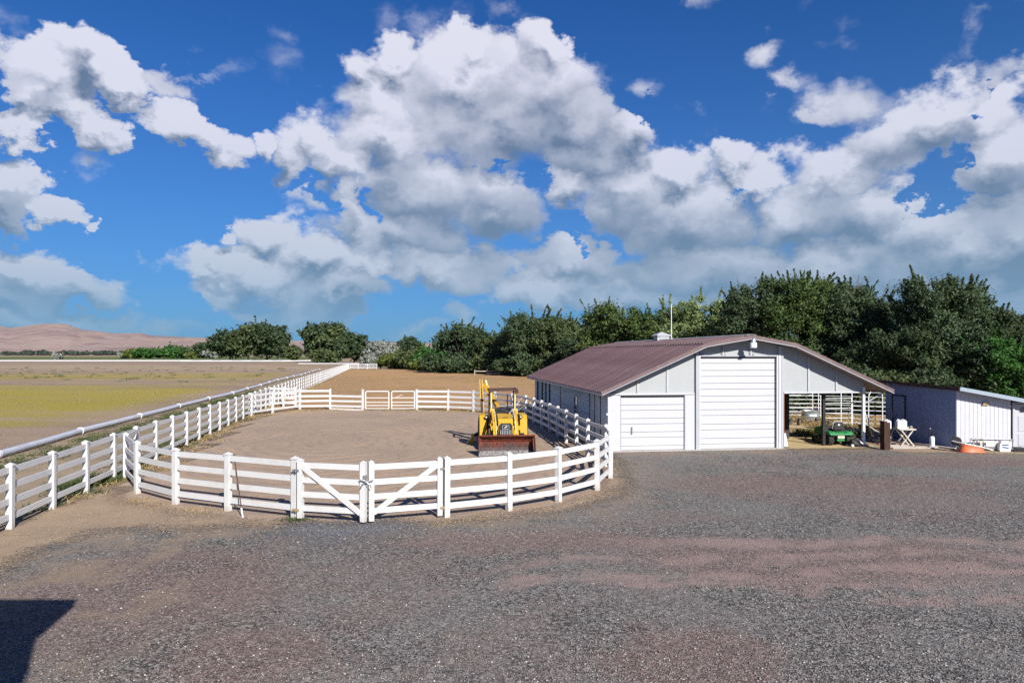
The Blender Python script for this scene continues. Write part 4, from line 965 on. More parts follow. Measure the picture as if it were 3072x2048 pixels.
n_ = 28; vs = [p for R in rings for p in R]; fs = [(i * n_ + k, i * n_ + (k + 1) % n_, (i + 1) * n_ + (k + 1) % n_, (i + 1) * n_ + k) for i in range(len(rings) - 1) for k in range(n_)]
fs.append(tuple(range(n_))[::-1]); fs.append(tuple(range((len(rings) - 1) * n_, len(rings) * n_))); tb.add(vs, fs); tb.build('tank_shell', M['galv'], tk, True)
for x, y in ((-.3, .1), (.05, -.2), (.32, .1)): MB().lathe([(.10, 0), (.11, .10), (.10, .13)], (x, y, 0), 10).build('tank_block', M['grey_wood'], tk)

# logs, boards and litter round the pen
for i, (x, y, r_, h_, rz, tilt) in enumerate([(17.05, 38.2, .11, .45, 0, 5), (17.4, 38.0, .12, .5, 20, -8), (16.1, 38.4, .1, .42, 40, 12), (15.7, 38.6, .12, .36, 70, 20)]):
    o = MB().lathe([(r_ * .9, 0), (r_, h_ * .4), (r_ * .95, h_)], (0, 0, 0), 10).build('log', M['bark']); o.location = (x, y, 0.0); o.rotation_euler = (radians(tilt), 0, radians(rz))
    tag(o, ['short upright log just right of the steel tank', 'stouter upright log right of the steel tank', 'leaning log left of the steel tank', 'leftmost squat log near the open carport wall'][i], 'log', 'short logs by the stock tank')
for i, (p, q, z, w_, mt, lb) in enumerate([((16.15, 29.0), (18.0, 29.15), .03, .14, 'grey_wood', 'grey board lying in front, nearest the gravel between post and shed'),
        ((16.1, 29.45), (17.9, 29.5), .03, .14, 'grey_wood', 'grey board lying second from the gravel between post and shed'),
        ((16.2, 29.9), (17.6, 29.95), .03, .15, 'grey_wood', 'grey board lying under the folding table'),
        ((16.3, 30.4), (17.4, 30.45), .03, .14, 'red_wood', 'reddish board lying behind the folding table'),
        ((17.75, 31.4), (18.72, 28.75), .04, .18, 'pale_wood', 'long pale plank lying along the foot of the blue shed wall'),
        ((15.35, 30.6), (15.9, 31.4), .03, .2, 'concrete', 'flat grey slab on the ground behind the carport corner post')]):
    o = MB().beam((0, 0, 0), (q[0] - p[0], q[1] - p[1], 0), w_, .045).build('board' if mt != 'concrete' else 'slab', M[mt]); o.location = (p[0], p[1], z); tag(o, lb, 'board' if mt != 'concrete' else 'slab', 'loose boards by the shed' if mt != 'concrete' else None)
sheet('carport_floor', [(11.2, 28.85), (15.6, 29.2), (15.9, 29.6), (15.2, 33), (15.0, 37), (19.6, 34), (20.0, 42), (10.0, 44), (9.9, 34)], 0.020, 0.3, M['carport_dirt'], 0.8)
post = thing('timber_post', 'dark square timber post standing beside the carport opening', 'post', (15.72, 28.75, 0), radians(10))
MB().box(-.075, 0, .60, .14, .26, 1.20).build('timber', M['dark_wood'], post); MB().box(.075, .01, .575, .15, .25, 1.15).build('timber', M['dark_wood'], post)

# ------------------------------------------------------------------ trees and bushes
def rnd_unit(rng, n):
    v = rng.normal(size=(n, 3)); return v / np.linalg.norm(v, axis=1, keepdims=True)
def leaf_quads(C, N, size, asp, rng, tint):
    n = len(C); N = N / (np.linalg.norm(N, axis=1, keepdims=True) + 1e-9)
    R = rnd_unit(rng, n); T = np.cross(N, R); T /= np.linalg.norm(T, axis=1, keepdims=True) + 1e-9
    B = np.cross(N, T); s = size * rng.uniform(.6, 1.4, n)[:, None]
    l = T * s * asp * .5; w = B * s * .5; fold = N * s * .10
    V = np.stack([C - l, C + w + fold - l * .1, C + l, C - w + fold - l * .1], 1).reshape(-1, 3)
    F = np.arange(4 * n).reshape(n, 4)
    return V, F, np.repeat(tint, 1)
def crown_mesh(h, w, leaf, nleaf, seed, kind='round', mat='elm', base=0.06, sprigs=30, dep=None):
    """foliage: leaf clumps on a lobed crown, plus leafy shoots beyond the outline; returns mesh, shoots and limb tips"""
    rng = np.random.default_rng(seed); d = dep or w
    K = int(170 + 12 * h)
    # lobes of the crown
    if kind == 'shoots': lob = [(0, 0, .50, .46, .50)] + [(rng.uniform(-.28, .28), rng.uniform(-.2, .2), rng.uniform(.5, .82), .20, .19) for _ in range(9)]
    elif kind == 'poplar': lob = [(rng.uniform(-.38, .38), rng.uniform(-.2, .2), .50, .17, rng.uniform(.42, .52)) for _ in range(7)] + [(0, 0, .40, .46, .38)]
    elif kind == 'bush': lob = [(0, 0, .46, .46, .46)] + [(rng.uniform(-.36, .36), rng.uniform(-.3, .3), rng.uniform(.3, .68), .24, .28) for _ in range(6)]
    else: lob = [(0, 0, .52, .44, .46)] + [(rng.uniform(-.33, .33), rng.uniform(-.3, .3), rng.uniform(.36, .80), rng.uniform(.17, .26), rng.uniform(.15, .22)) for _ in range(9)]
    lob = np.array(lob); wt = lob[:, 3] ** 2; wt /= wt.sum()
    li = rng.choice(len(lob), K, p=wt); U = rnd_unit(rng, K); rr = rng.uniform(.45, 1.0, K) ** .6
    cc = np.c_[(lob[li, 0] + U[:, 0] * lob[li, 3] * rr) * w, (lob[li, 1] + U[:, 1] * lob[li, 3] * rr) * d, (lob[li, 2] + U[:, 2] * lob[li, 4] * rr) * h]
    cc = cc[(cc[:, 2] > base * h) & (cc[:, 2] < h * .97)]; K = len(cc)
    cr = w * rng.uniform(.035, .105, K)
    per = rng.choice(K, nleaf, p=cr ** 2 / (cr ** 2).sum()); Uu = rnd_unit(rng, nleaf)
    rad = np.minimum(np.abs(rng.normal(size=nleaf)) * .55 + .25, 1.7)
    P = cc[per] + Uu * (cr[per] * rad)[:, None] * np.array([1.0, 1.0, .72]) * 1.15
    Nn = Uu * .8 + rng.normal(size=(nleaf, 3)) * .55 + np.array([0, 0, .45])
    ct = rng.uniform(0, 1, K); tint = np.clip(ct[per] * .5 + rng.uniform(0, 1, nleaf) * .5, 0, 1)
    Cs, Ns, Ts = [P], [Nn], [tint]
    shoots = []
    for _ in range(sprigs):
        k = rng.integers(K); p0 = cc[k]; o = p0 - np.array([0, 0, h * .45]); o = o / (np.linalg.norm(o) + 1e-6)
        if p0[2] < h * .45 and rng.random() < .7: continue
        dd = o * .8 + np.array([0, 0, .75]) + rng.normal(size=3) * .25; dd /= np.linalg.norm(dd)
        Ls = w * rng.uniform(.11, .29); m = int(nleaf / 900) + 12; t = rng.uniform(.2, 1, m)
        bend = np.array([rng.normal() * .1, rng.normal() * .1, -.08])
        Q = p0 + dd * (t * Ls)[:, None] + bend * (t ** 2 * Ls)[:, None] + rng.normal(size=(m, 3)) * leaf * .55 * (1.15 - t)[:, None]
        Cs.append(Q); Ns.append(rng.normal(size=(m, 3)) + dd); Ts.append(rng.uniform(.2, 1, m))
        shoots.append((p0, p0 + dd * Ls * .5 + bend * Ls * .25, p0 + dd * Ls + bend * Ls))
    C = np.concatenate(Cs); Nn = np.concatenate(Ns); T = np.concatenate(Ts)
    ok = C[:, 2] > .04 * h; C = C[ok]; Nn = Nn[ok]; T = T[ok]
    C[:, 2] = np.maximum(C[:, 2], leaf * .5)
    V, F, T = leaf_quads(C, Nn, leaf, 1.9, rng, T)
    return np_mesh('crown', V, F, L[mat], {'tint': ('FACE', T)}), shoots, cc
def trunk_mb(h, w, tips, shoots, seed, r=None):
    rng = np.random.default_rng(seed + 99); r = r or h * .022; mb = MB(); top = h * .42
    trunk = [(0, 0, -.05), (.02 * h * rng.normal() * .5, 0, h * .10), (.015 * h * rng.normal(), .01 * h * rng.normal(), h * .26), (.02 * h * rng.normal(), .01 * h, top)]
    mb.tube(trunk, [r * 1.4, r, r * .8, r * .5], 8)
    idx = rng.choice(len(tips), min(16, len(tips)), replace=False)
    for i in idx:
        tip = Vector(tips[i]); s = Vector(trunk[2]).lerp(Vector(trunk[3]), rng.uniform(-.6, 1)) if rng.random() < .8 else Vector(trunk[1])
        mid = s.lerp(tip, .5) + Vector((0, 0, -.04 * h)); mb.tube([s, mid, tip], [r * .42, r * .26, r * .08], 5)
    for a, b, c in shoots[:60]: mb.tube([a, b, c], [r * .07, r * .05, r * .02], 3)
    return mb
TREES = []
def tree(name, label, px, Y, top, wpx, mat, kind='round', n=9000, leaf=None, sprigs=30, seed=0, group=None, cat='tree', base=.06, dep=None, X=None, bare=0):
    x = (px - 1536) / 2048 * Y if X is None else X; h = EYE - (top - 1060) * Y / 2048; w = wpx * Y / 2048 * 1.18
    leaf = leaf or max(.13, Y * .0030)
    r = thing(name, label, cat, (x, Y, 0), 0, group)
    me, shoots, tips = crown_mesh(h, w, leaf, n, seed or int(px), kind, mat, base, sprigs, dep)
    c = inst('crown', me, r)
    t = trunk_mb(h, w, tips, shoots, seed or int(px))
    if bare:
        rng = np.random.default_rng(seed + 5)
        for _ in range(bare):
            s0 = Vector((0, 0, h * .40)); s = Vector((rng.uniform(-.15, .25) * w, rng.uniform(-.1, .1) * w, h * .66)); t.tube([s0, s], [.06, .04], 4); d = Vector((rng.uniform(-.3, .6), rng.uniform(-.2, .2), 1)).normalized(); Lb = h * rng.uniform(.28, .40)
            pts = [s, s + d * Lb * .5 + Vector((.02 * h * rng.normal(), 0, 0)), s + d * Lb]; t.tube(pts, [.05, .03, .012], 4)
            for _k in range(9):
                q = s + d * Lb * rng.uniform(.3, .95); dd = (d + Vector((rng.normal() * .7, rng.normal() * .5, .1))).normalized(); l = h * rng.uniform(.04, .09)
                t.tube([q, q + dd * l * .5 + Vector((0, 0, .02 * l)), q + dd * l], [.020, .014, .006], 3)
    tr = t.build('trunk', M['bark'], r, True)
    TREES.append(r); return r
# twin groups beyond the far field
FA = 'big dark trees at the far edge of the field'
tree('cottonwood_tree', 'dark spreading tree at the left end of the far clump, lower than its neighbour', 690, 425, 985, 110, 'dark', n=6000, leaf=1.0, group=FA, seed=11, sprigs=10)
tree('cottonwood_tree', 'dark tree in the far clump with an olive tinge, second from left', 745, 415, 972, 120, 'olive', n=6000, leaf=1.0, group=FA, seed=12, sprigs=10)
tree('cottonwood_tree', 'tallest dark tree of the far clump with airy separate heads', 802, 412, 962, 115, 'dark', n=6000, leaf=.95, group=FA, seed=13, sprigs=20)
tree('cottonwood_tree', 'rightmost dark tree of the far clump standing by the gap', 838, 405, 1000, 48, 'dark', n=4000, leaf=.95, group=FA, seed=14, sprigs=14)
tree('cottonwood_tree', 'low olive tree filling the gap between the two dark clumps', 880, 395, 1034, 44, 'olive', n=4000, leaf=.9, group=FA, seed=15, sprigs=4)
tree('cottonwood_tree', 'broad dark rounded tree, the largest standing left of the corner fence', 962, 300, 962, 104, 'dark', n=9000, leaf=.8, seed=16, sprigs=16, group=FA)
tree('cottonwood_tree', 'olive topped tree leaning against the right side of the broad dark tree', 1005, 296, 978, 110, 'olive', n=7000, leaf=.8, seed=17, sprigs=8, group=FA)
tree('cottonwood_tree', 'green sloping tree at the right end by the corner of the far fence', 1062, 292, 1000, 105, 'dark', n=7000, leaf=.75, seed=18, sprigs=12, group=FA)
tree('silver_bush', 'grey leaved bush at the foot of the broad dark tree', 975, 285, 1042, 80, 'olive', 'bush', n=3000, leaf=.6, cat='bush', seed=19, sprigs=0)
# bushes far left, before the hills
BU = 'bushes along the far edge of the green crop'
for i, (px, top, w_, mt, lb) in enumerate([(398, 1045, 52, 'lime', 'yellow green bush at the left end of the far bush row'), (452, 1044, 66, 'bright', 'pointed green bush second in the far bush row'), (520, 1034, 84, 'bright', 'widest green bush in the middle of the far bush row'), (560, 1048, 46, 'dark', 'low dark bush right of the widest far bush'),
        (605, 1022, 42, 'dark', 'dark upright tree near the right end of the far bush row'), (630, 1044, 34, 'silver', 'small silvery bush beside the dark clump'), (580, 1054, 44, 'lime', 'low lime bush before the dark upright tree'), (372, 1056, 26, 'silver', 'tiny grey bush left of the yellow green bush'), (172, 1060, 24, 'silver', 'small lone grey bush in the green crop')]):
    Yb = 560 if i < 8 else 470
    tree('bush', lb, px, Yb, top, w_, mt, 'bush', n=2200, leaf=1.1, group=BU, cat='bush', seed=30 + i, sprigs=6, base=.02)
# very far belt of trees across the plain
def far_belt():
    rng = np.random.default_rng(5); V = []; F = []; T = []; o = 0
    for i in range(230):
        px = rng.uniform(-260, 700) if i < 150 else rng.uniform(700, 1500); Y = rng.uniform(1350, 1700)
        hh = rng.uniform(5, 11) * (1.3 if 70 < px < 140 or 150 < px < 190 else 1.0); ww = hh * rng.uniform(.7, 2.0)
        x = (px - 1536) / 2048 * Y; n = 90; U = rnd_unit(rng, n)
        C = np.c_[x + U[:, 0] * ww * .5, Y + U[:, 1] * ww * .5, hh * .5 + U[:, 2] * hh * .45]
        v, f, t = leaf_quads(C, U + rng.normal(size=(n, 3)) * .3, 3.4, 1.3, rng, rng.uniform(0, 1, n)); v[:, 2] = np.maximum(v[:, 2], 0.05)
        V.append(v); F.append(f + o); T.append(t); o += len(v)
    me = np_mesh('far_tree_belt', np.concatenate(V), np.concatenate(F), L['far'], {'tint': ('FACE', np.concatenate(T))})
    o_ = bpy.data.objects.new('far_tree_belt', me); COL.objects.link(o_); tag(o_, 'thin dark belt of far trees along the foot of the hills', 'trees', kind='stuff')
far_belt()
# behind the paddock
SB = 'bushes and trees along the back of the paddock'
tree('silver_bush', 'tall silvery grey olive bush at the right end of the far white fence', 1140, 205, 1018, 74, 'silver', 'bush', n=8000, leaf=.45, group=SB, cat='bush', seed=50, sprigs=30)
tree('silver_bush', 'lower silvery bush in front of the tall silvery one', 1105, 200, 1062, 50, 'silver', 'bush', n=4000, leaf=.42, group=SB, cat='bush', seed=51, sprigs=12, base=.02)
tree('round_tree', 'dark round topped tree showing over the yellow green bushes', 1228, 215, 1006, 84, 'dark', n=7000, leaf=.5, group=SB, seed=52, sprigs=14, base=.3)
tree('bush', 'yellow green bush right of the silvery bushes', 1195, 182, 1054, 100, 'lime', 'bush', n=8000, leaf=.42, group=SB, cat='bush', seed=53, sprigs=14, base=.02)
tree('bush', 'olive bush between the yellow green bush and the bright one', 1250, 176, 1046, 100, 'olive', 'bush', n=8000, leaf=.42, group=SB, cat='bush', seed=54, sprigs=14, base=.02)
tree('bush', 'bright green bush before the feathery trees', 1302, 168, 1036, 100, 'bright', 'bush', n=8000, leaf=.40, group=SB, cat='bush', seed=55, sprigs=14, base=.02)
tree('bush', 'low lime bush at the foot of the bright green one', 1280, 160, 1078, 90, 'lime', 'bush', n=5000, leaf=.38, group=SB, cat='bush', seed=56, sprigs=4, base=.02)
# the belt from mid distance to the barn
BT = 'trees of the windbreak behind the barn'
belt = [ # px, Y, top, width, foliage, kind, n, sprigs, label
 (1385, 150, 975, 150, 'elm', 'shoots', 15000, 60, 'feathery elm with two thin spires, left end of the windbreak'),
 (1450, 148, 996, 120, 'dark', 'round', 10000, 40, 'darker elm tucked right of the two spired elm'),
 (1500, 142, 1010, 110, 'olive', 'round', 10000, 40, 'low olive elm in the dip of the windbreak'),
 (1545, 136, 980, 120, 'elm', 'shoots', 12000, 50, 'elm climbing towards the pointed tree'),
 (1608, 128, 932, 190, 'elm', 'shoots', 20000, 80, 'pointed elm, the tallest before the barn roof'),
 (1690, 122, 955, 170, 'olive', 'shoots', 18000, 70, 'broad elm with wispy right shoulder above the roof slope'),
 (1755, 112, 982, 120, 'elm', 'round', 12000, 50, 'lower elm in the notch left of the leafy round tree'),
 (1870, 98, 902, 230, 'maple', 'round', 24000, 40, 'large leafy round tree with knobbly crown left of the cupola'),
 (1975, 92, 925, 150, 'maple', 'round', 16000, 40, 'leafy tree behind the cupola'),
 (2050, 82, 880, 150, 'poplar', 'poplar', 22000, 70, 'pale green poplar with upright tufts beside the white mast'),
 (2150, 80, 884, 170, 'poplar', 'poplar', 24000, 70, 'pale green poplar with upright tufts above the barn peak'),
 (2265, 72, 832, 190, 'elm', 'shoots', 26000, 110, 'tall elm with greyish spiky top right of the poplars'),
 (2385, 70, 826, 210, 'maple', 'shoots', 28000, 90, 'tall dense green tree in the middle of the high group'),
 (2465, 73, 838, 150, 'olive', 'round', 18000, 60, 'olive tree with blunt top in the high group'),
 (2560, 68, 838, 210, 'elm', 'shoots', 26000, 120, 'tall elm with bare twigs sticking out at its top'),
 (2660, 66, 915, 170, 'dark', 'round', 20000, 60, 'lower dark tree in the notch above the shed roof'),
 (2820, 60, 820, 250, 'elm', 'shoots', 34000, 150, 'tall loose elm with see-through crown above the shed'),
 (2930, 60, 885, 190, 'dark', 'shoots', 24000, 90, 'dark right shoulder tree sloping down above the shed'),
 (2735, 58, 975, 190, 'dark', 'round', 20000, 40, 'dark low tree in front of the loose elm'),
 (3040, 84, 925, 170, 'dark', 'round', 14000, 40, 'distant dark tree at the right edge'),
 (3030, 54, 990, 190, 'bright', 'round', 26000, 60, 'bright green tree low at the right edge behind the shed'),
 (3190, 56, 950, 220, 'maple', 'round', 14000, 40, 'green tree just beyond the right edge'),
]
for i, (px, Y, top, w_, mt, kd, nl, sg, lb) in enumerate(belt):
    tree('elm_tree' if mt in ('elm', 'olive', 'dark') else ('poplar_tree' if mt == 'poplar' else 'maple_tree'), lb, px, Y, top, w_, mt, kd, n=int(nl * 2.0), leaf=max(.11, Y * .0019), group=BT, seed=100 + i, sprigs=sg, base=.03, bare=5 if px == 2560 else (3 if px == 2265 else 0))
# understorey filling in below the crowns
US_ = 'low bushes at the foot of the windbreak'; jb = 0
for i in range(26):
    px = 1340 + i * 68
    if 1800 < px < 2340: continue
    Y = np.interp(px, [1340, 1750, 2200, 2600, 3100], [146, 108, 74, 60, 52]) + (i % 3) * 2.5
    top = np.interp(px, [1340, 1750, 2200, 2600, 3100], [1060, 1045, 1005, 985, 1010]) + (i * 37 % 23)
    nth = ('first', 'second', 'third', 'fourth', 'fifth', 'sixth', 'seventh', 'eighth', 'ninth', 'tenth', 'eleventh', 'twelfth')
    k_ = jb if px <= 1800 else jb - 7
    lb = ('dark' if i % 3 == 0 else 'green' if i % 3 == 1 else 'olive') + ' low bush under the windbreak ' + ('left of the barn, ' if px <= 1800 else 'above shed and carport, ') + nth[k_ % 12] + ' from the left'
    tree('bush', lb, px, float(Y), float(top), 130, ('dark', 'elm', 'olive')[i % 3], 'bush', n=8000, leaf=max(.14, Y * .0023), group=US_, cat='bush', seed=200 + i, sprigs=6, base=.0); jb += 1
for i, (x_, y_, hh, mt) in enumerate([(15.6, 45.4, 2.9, 'dark'), (18.3, 45.6, 3.2, 'elm'), (21.5, 45.4, 3.3, 'dark'), (24.3, 45.2, 3.2, 'olive'), (27.5, 45, 3.3, 'dark')]):
    pxx = 1536 + 2048 * x_ / y_
    tree('bush', ['dark bush behind the pens, seen through the left of the carport', 'bush behind the pens, straight behind the steel tank', 'dark bush behind the pens, seen over the mower', 'olive bush behind the pens, by the carport corner post', 'dark bush behind the pens, next to the blue shed wall'][i], pxx, y_, 1060 + (EYE - hh) * 2048 / y_, 170, mt, 'bush', n=9000, leaf=.13, group='bushes closing the view behind the pens', cat='bush', seed=300 + i, sprigs=8, base=.0, X=x_)
# broken board fence and reeds along the back of the paddock
bf = thing('board_fence', 'low weathered board fence under the trees at the back of the paddock', 'fence', (-7, 128, 0), radians(-9))
for k in range(9):
    MB().box(k * 2.4, 0, .5, .12, .12, 1.0 + .1 * (k % 3)).build('post', M['grey_wood'], bf)
    if k < 8 and k not in (2, 5): MB().beam((k * 2.4, 0, .75), (k * 2.4 + 2.4, 0, .72 + .06 * (k % 2)), .05, .15).build('board', M['grey_wood'], bf)
    if k < 8 and k % 2: MB().beam((k * 2.4, 0, .35), (k * 2.4 + 2.4, 0, .38), .05, .15).build('board', M['grey_wood'], bf)

# ------------------------------------------------------------------ grass, weeds, stones (uncountable)
def blades(pts, h, n_per, spread, rng, w=.012, lean=.5):
    C = np.repeat(pts, n_per, 0); n = len(C); off = rng.normal(size=(n, 2)) * spread
    B = np.c_[C[:, 0] + off[:, 0], C[:, 1] + off[:, 1], np.zeros(n) + .01]
    hh = h * rng.uniform(.45, 1.15, n); dr = np.c_[rng.normal(size=(n, 2)) * lean, np.ones(n)]; dr /= np.linalg.norm(dr, axis=1, keepdims=True)
    a = rng.uniform(0, 2 * pi, n); sd_ = np.c_[np.cos(a), np.sin(a), np.zeros(n)] * (w * rng.uniform(.6, 1.5, n))[:, None]
    mid = B + dr * (hh * .55)[:, None]; tip = B + dr * hh[:, None] + np.c_[dr[:, :2] * (hh * .35)[:, None], np.zeros(n)]
    V = np.stack([B - sd_, B + sd_, mid + sd_ * .8, tip], 1).reshape(-1, 3); V[:, 2] = np.maximum(V[:, 2], .004)
    return V, np.arange(4 * n).reshape(n, 4), rng.uniform(0, 1, n)
def stuff(name, sets, mat, label, cat):
    V = []; F = []; T = []; o = 0
    for v, f, t in sets: V.append(v); F.append(f + o); T.append(t); o += len(v)
    me = np_mesh(name, np.concatenate(V), np.concatenate(F), mat, {'tint': ('FACE', np.concatenate(T))})
    ob = bpy.data.objects.new(name, me); COL.objects.link(ob); return tag(ob, label, cat, kind='stuff')
rng = np.random.default_rng(21)
def line_pts(y0, y1, n, fxn, s): y = rng.uniform(y0, y1, n); return np.c_[fxn(y) + rng.normal(size=n) * s, y]
# between pipe and fence
w1p = [G(355, 1345), G(400, 1325), G(385, 1335), G(420, 1318), G(460, 1300), G(520, 1282), G(560, 1270), G(300, 1380)]
S1 = [blades(line_pts(22, 75, 240, lambda y: px_(y) + 1.2, .45), .13, 34, .16, rng, .012, .9), blades(line_pts(16, 60, 190, lambda y: fx(y) - .5, .5), .12, 30, .14, rng, .012, .9), blades(line_pts(20, 70, 60, lambda y: px_(y) + 1.9, .4), .24, 40, .22, rng, .014, .8)]
stuff('weeds', S1 + [blades(np.array([G(300, 1440), G(250, 1452), G(335, 1432), G(345, 1437), G(215, 1480), G(290, 1447), G(325, 1440)]), .20, 260, .30, rng, .011, .7),
      blades(np.array([G(190, 1462), G(185, 1470)]), .22, 160, .2, rng, .011, .7), blades(np.array([G(900, 1562), G(870, 1560)]), .10, 120, .12, rng, .01, .9),
      blades(np.array([G(470, 1345), G(500, 1335), G(540, 1325), G(600, 1310)]), .16, 160, .35, rng, .011, .8)], L['weed'], 'green weeds growing beside the fence posts and irrigation pipe', 'weeds')
S2 = [blades(line_pts(18, 90, 420, lambda y: fx(y) + .1, .35), .14, 26, .16, rng, .010, .9),
      blades(np.array([G(x, y) for x, y in [(430, 1500), (470, 1515), (560, 1528), (600, 1532), (640, 1535), (400, 1505), (1320, 1575), (1420, 1560)]]), .05, 150, .25, rng, .009, 1.6)]
ringp = np.array([(-15.9, 44.6), (-15.3, 47.6), (-14, 48.6), (-12, 48.7), (-9.5, 48.3), (-7.5, 48.3), (-5, 48.0), (-3.5, 47.5)])
S2.append(blades(np.repeat(ringp, 8, 0) + rng.normal(size=(64, 2)) * np.array([.8, .25]), .12, 40, .2, rng, .012, .9))
S2.append(blades(np.c_[rng.uniform(-40, 12, 900), rng.uniform(52, 150, 900)], .10, 10, .5, rng, .03, 1.2))
# tall dry grass behind the mower and pens
S2.append(blades(np.c_[rng.uniform(16.6, 22, 200), rng.uniform(36.0, 43, 200)], .30, 26, .2, rng, .010, .35))
S2.append(blades(np.c_[rng.uniform(-52, -44, 40), rng.uniform(262, 268, 40)], 2.2, 20, .8, rng, .10, .2))
stuff('dry_grass', S2, L['straw'], 'dry straw grass along the fences, in the paddock and behind the pens', 'grass')
stuff('tall_grass', [blades(np.c_[rng.uniform(14.2, 16.0, 46), rng.uniform(33.0, 34.3, 46)], .38, 32, .13, rng, .010, .45)], L['strawgreen'], 'half dry tall grass clump behind the mower', 'grass')
stuff('dark_weeds', [blades(np.array([(16.0, 33.2), (16.5, 33.0), (17.1, 33.4), (16.8, 32.9), (15.75, 34.2)]), .40, 50, .20, rng, .016, .6)], L['elm'], 'dark shaded weeds behind the corner post of the carport', 'weeds')
# pipe-side and field tufts far off read as dark dots
fy = rng.uniform(95, 200, 160); stuff('field_tufts', [blades(np.c_[px_(fy) - rng.uniform(6, 110, 160), fy], .35, 16, .35, rng, .06, 1.0)], L['elm'], 'scattered dark tufts in the far part of the field', 'weeds')
# loose stones
def stones(name, P, smin, smax, mat, label, rng):
    base = np.array([(1, 0, 0), (-1, 0, 0), (0, 1, 0), (0, -1, 0), (0, 0, .6), (0, 0, -.4)]); fcs = np.array([(0, 2, 4), (2, 1, 4), (1, 3, 4), (3, 0, 4), (2, 0, 5), (1, 2, 5), (3, 1, 5), (0, 3, 5)])
    n = len(P); s = smin * (smax / smin) ** (rng.random(n) ** 2.2); a = rng.uniform(0, 2 * pi, n)
    B = base[None] * (rng.uniform(.6, 1.2, (n, 6, 3))); ca, sa = np.cos(a)[:, None], np.sin(a)[:, None]
    X = (B[:, :, 0] * ca - B[:, :, 1] * sa * .7); Y = (B[:, :, 0] * sa + B[:, :, 1] * ca * .7); Z = B[:, :, 2] * .8
    V = np.stack([X, Y, Z], -1) * s[:, None, None] + np.c_[P, s * .25 + .014][:, None, :]
    F = (fcs[None] + np.arange(n)[:, None, None] * 6).reshape(-1, 3)
    me = np_mesh(name, V.reshape(-1, 3), F, mat, {'tint': ('FACE', np.repeat(rng.random(n), 8))})
    o = bpy.data.objects.new(name, me); COL.objects.link(o); return tag(o, label, 'stones', kind='stuff')
def stone_fn(n):
    t = n.node('ShaderNodeAttribute', attribute_name='tint').outputs['Fac']
    c = n.mix(n.ramp(t, 0.2, 0.9), (0.13, 0.115, 0.115), (0.30, 0.265, 0.25)); c = n.mix(n.m('GREATER_THAN', t, 0.93), c, (0.50, 0.45, 0.41)); return pbsdf(n, c, 0.85, 0, None, 0.2)
M['stone'] = material('loose gravel stones', stone_fn)
n_ = 52000; yy = 8.2 + 16 * rng.random(n_) ** 1.6; xx = rng.uniform(-.80, .80, n_) * yy
ok = ~((yy > 15.8) & (xx < 3.6)) & (yy < 27.5) & ~((xx < -9.4) & (yy > 11.5)); stones('gravel_stones', np.c_[xx[ok], yy[ok]], .007, .028, M['stone'], 'loose crushed stones scattered over the gravel yard', rng)
P = np.concatenate([np.c_[rng.uniform(-11, 3.5, 2600), rng.uniform(14.6, 17.4, 2600)], np.c_[rng.uniform(-14, 2.5, 2600), rng.uniform(17.5, 46, 2600)], np.c_[rng.uniform(3, 5, 500), rng.uniform(18, 28, 500)]])
stones('dirt_stones', P, .008, .032, material('pale dirt clods', lambda n: pbsdf(n, n.mix(n.node('ShaderNodeAttribute', attribute_name='tint').outputs['Fac'], (0.20, 0.155, 0.12), (0.46, 0.38, 0.30)), 0.95, 0, None, 0.1)), 'pale stones and clods on the dirt around the pen', rng)

# ------------------------------------------------------------------ backhoe loader in the pen
tr = thing('backhoe_loader', 'yellow backhoe loader facing the camera with rusty front bucket in the pen', 'tractor', (-.42, 29.9, 0), radians(4.7))
def wheel(parent, x, y, r, w, mat_rim='cream', lugs=18, n=26):
    prof = [(r * .55, -w * .42), (r * .80, -w * .5), (r * .95, -w * .46), (r, -w * .30), (r, w * .30), (r * .95, w * .46), (r * .80, w * .5), (r * .55, w * .42)]
    wl_ = MB().lathe(prof, (x, y, r), n, 'X').build('wheel', M['rubber'], parent, True)
    tmb = MB()
    for k in range(lugs):
        a = 2 * pi * k / lugs
        for s in (-1, 1):
            aa = a + (pi / lugs if s > 0 else 0)
            p = Vector((x + s * w * .02, y + cos(aa) * r * 1.0, r + sin(aa) * r)); q = Vector((x + s * w * .46, y + cos(aa + .16) * r * .985, r + sin(aa + .16) * r * .985))
            tmb.beam(p, q, r * .07, r * .07, up=(0, cos(aa), sin(aa)))
    o = tmb.build('tread', M['rubber'], wl_); o['kind'] = 'stuff'
    MB().lathe([(.02, -w * .30), (r * .30, -w * .34), (r * .56, -w * .40), (r * .56, w * .40), (r * .30, w * .34), (.02, w * .30)], (x, y, r), 18, 'X').build('rim', M[mat_rim], wl_, True)
    return wl_
wheel(tr, -.86, 0, .62, .40); wheel(tr, .86, 0, .62, .40)
wheel(tr, -.66, -1.75, .38, .26, lugs=12); wheel(tr, .66, -1.75, .38, .26, lugs=12)
MB().box(0, -1.0, .55, .42, 2.3, .40).build('chassis', M['brown_steel'], tr)
MB().tube([(-.6, -1.75, .40), (.6, -1.75, .40)], .07, 8).build('front_axle', M['black'], tr)
hd = MB().prism([(-1.98, .78), (-1.98, 1.22), (-1.86, 1.36), (-.85, 1.50), (-.62, 1.46), (-.62, .78)], -.30, .30, 'X').build('hood', M['yellow'], tr)
gr = MB().prism([(-.27, .72), (.27, .72), (.27, 1.10), (.20, 1.20), (-.20, 1.20), (-.27, 1.10)], -2.03, -1.985, 'Y').build('grille', M['black'], hd)
gb = MB()
for k in range(7): gb.box(-.21 + k * .07, -2.035, .83, .02, .012, .20)
gb.build('grille_bars', M['batten'], hd)
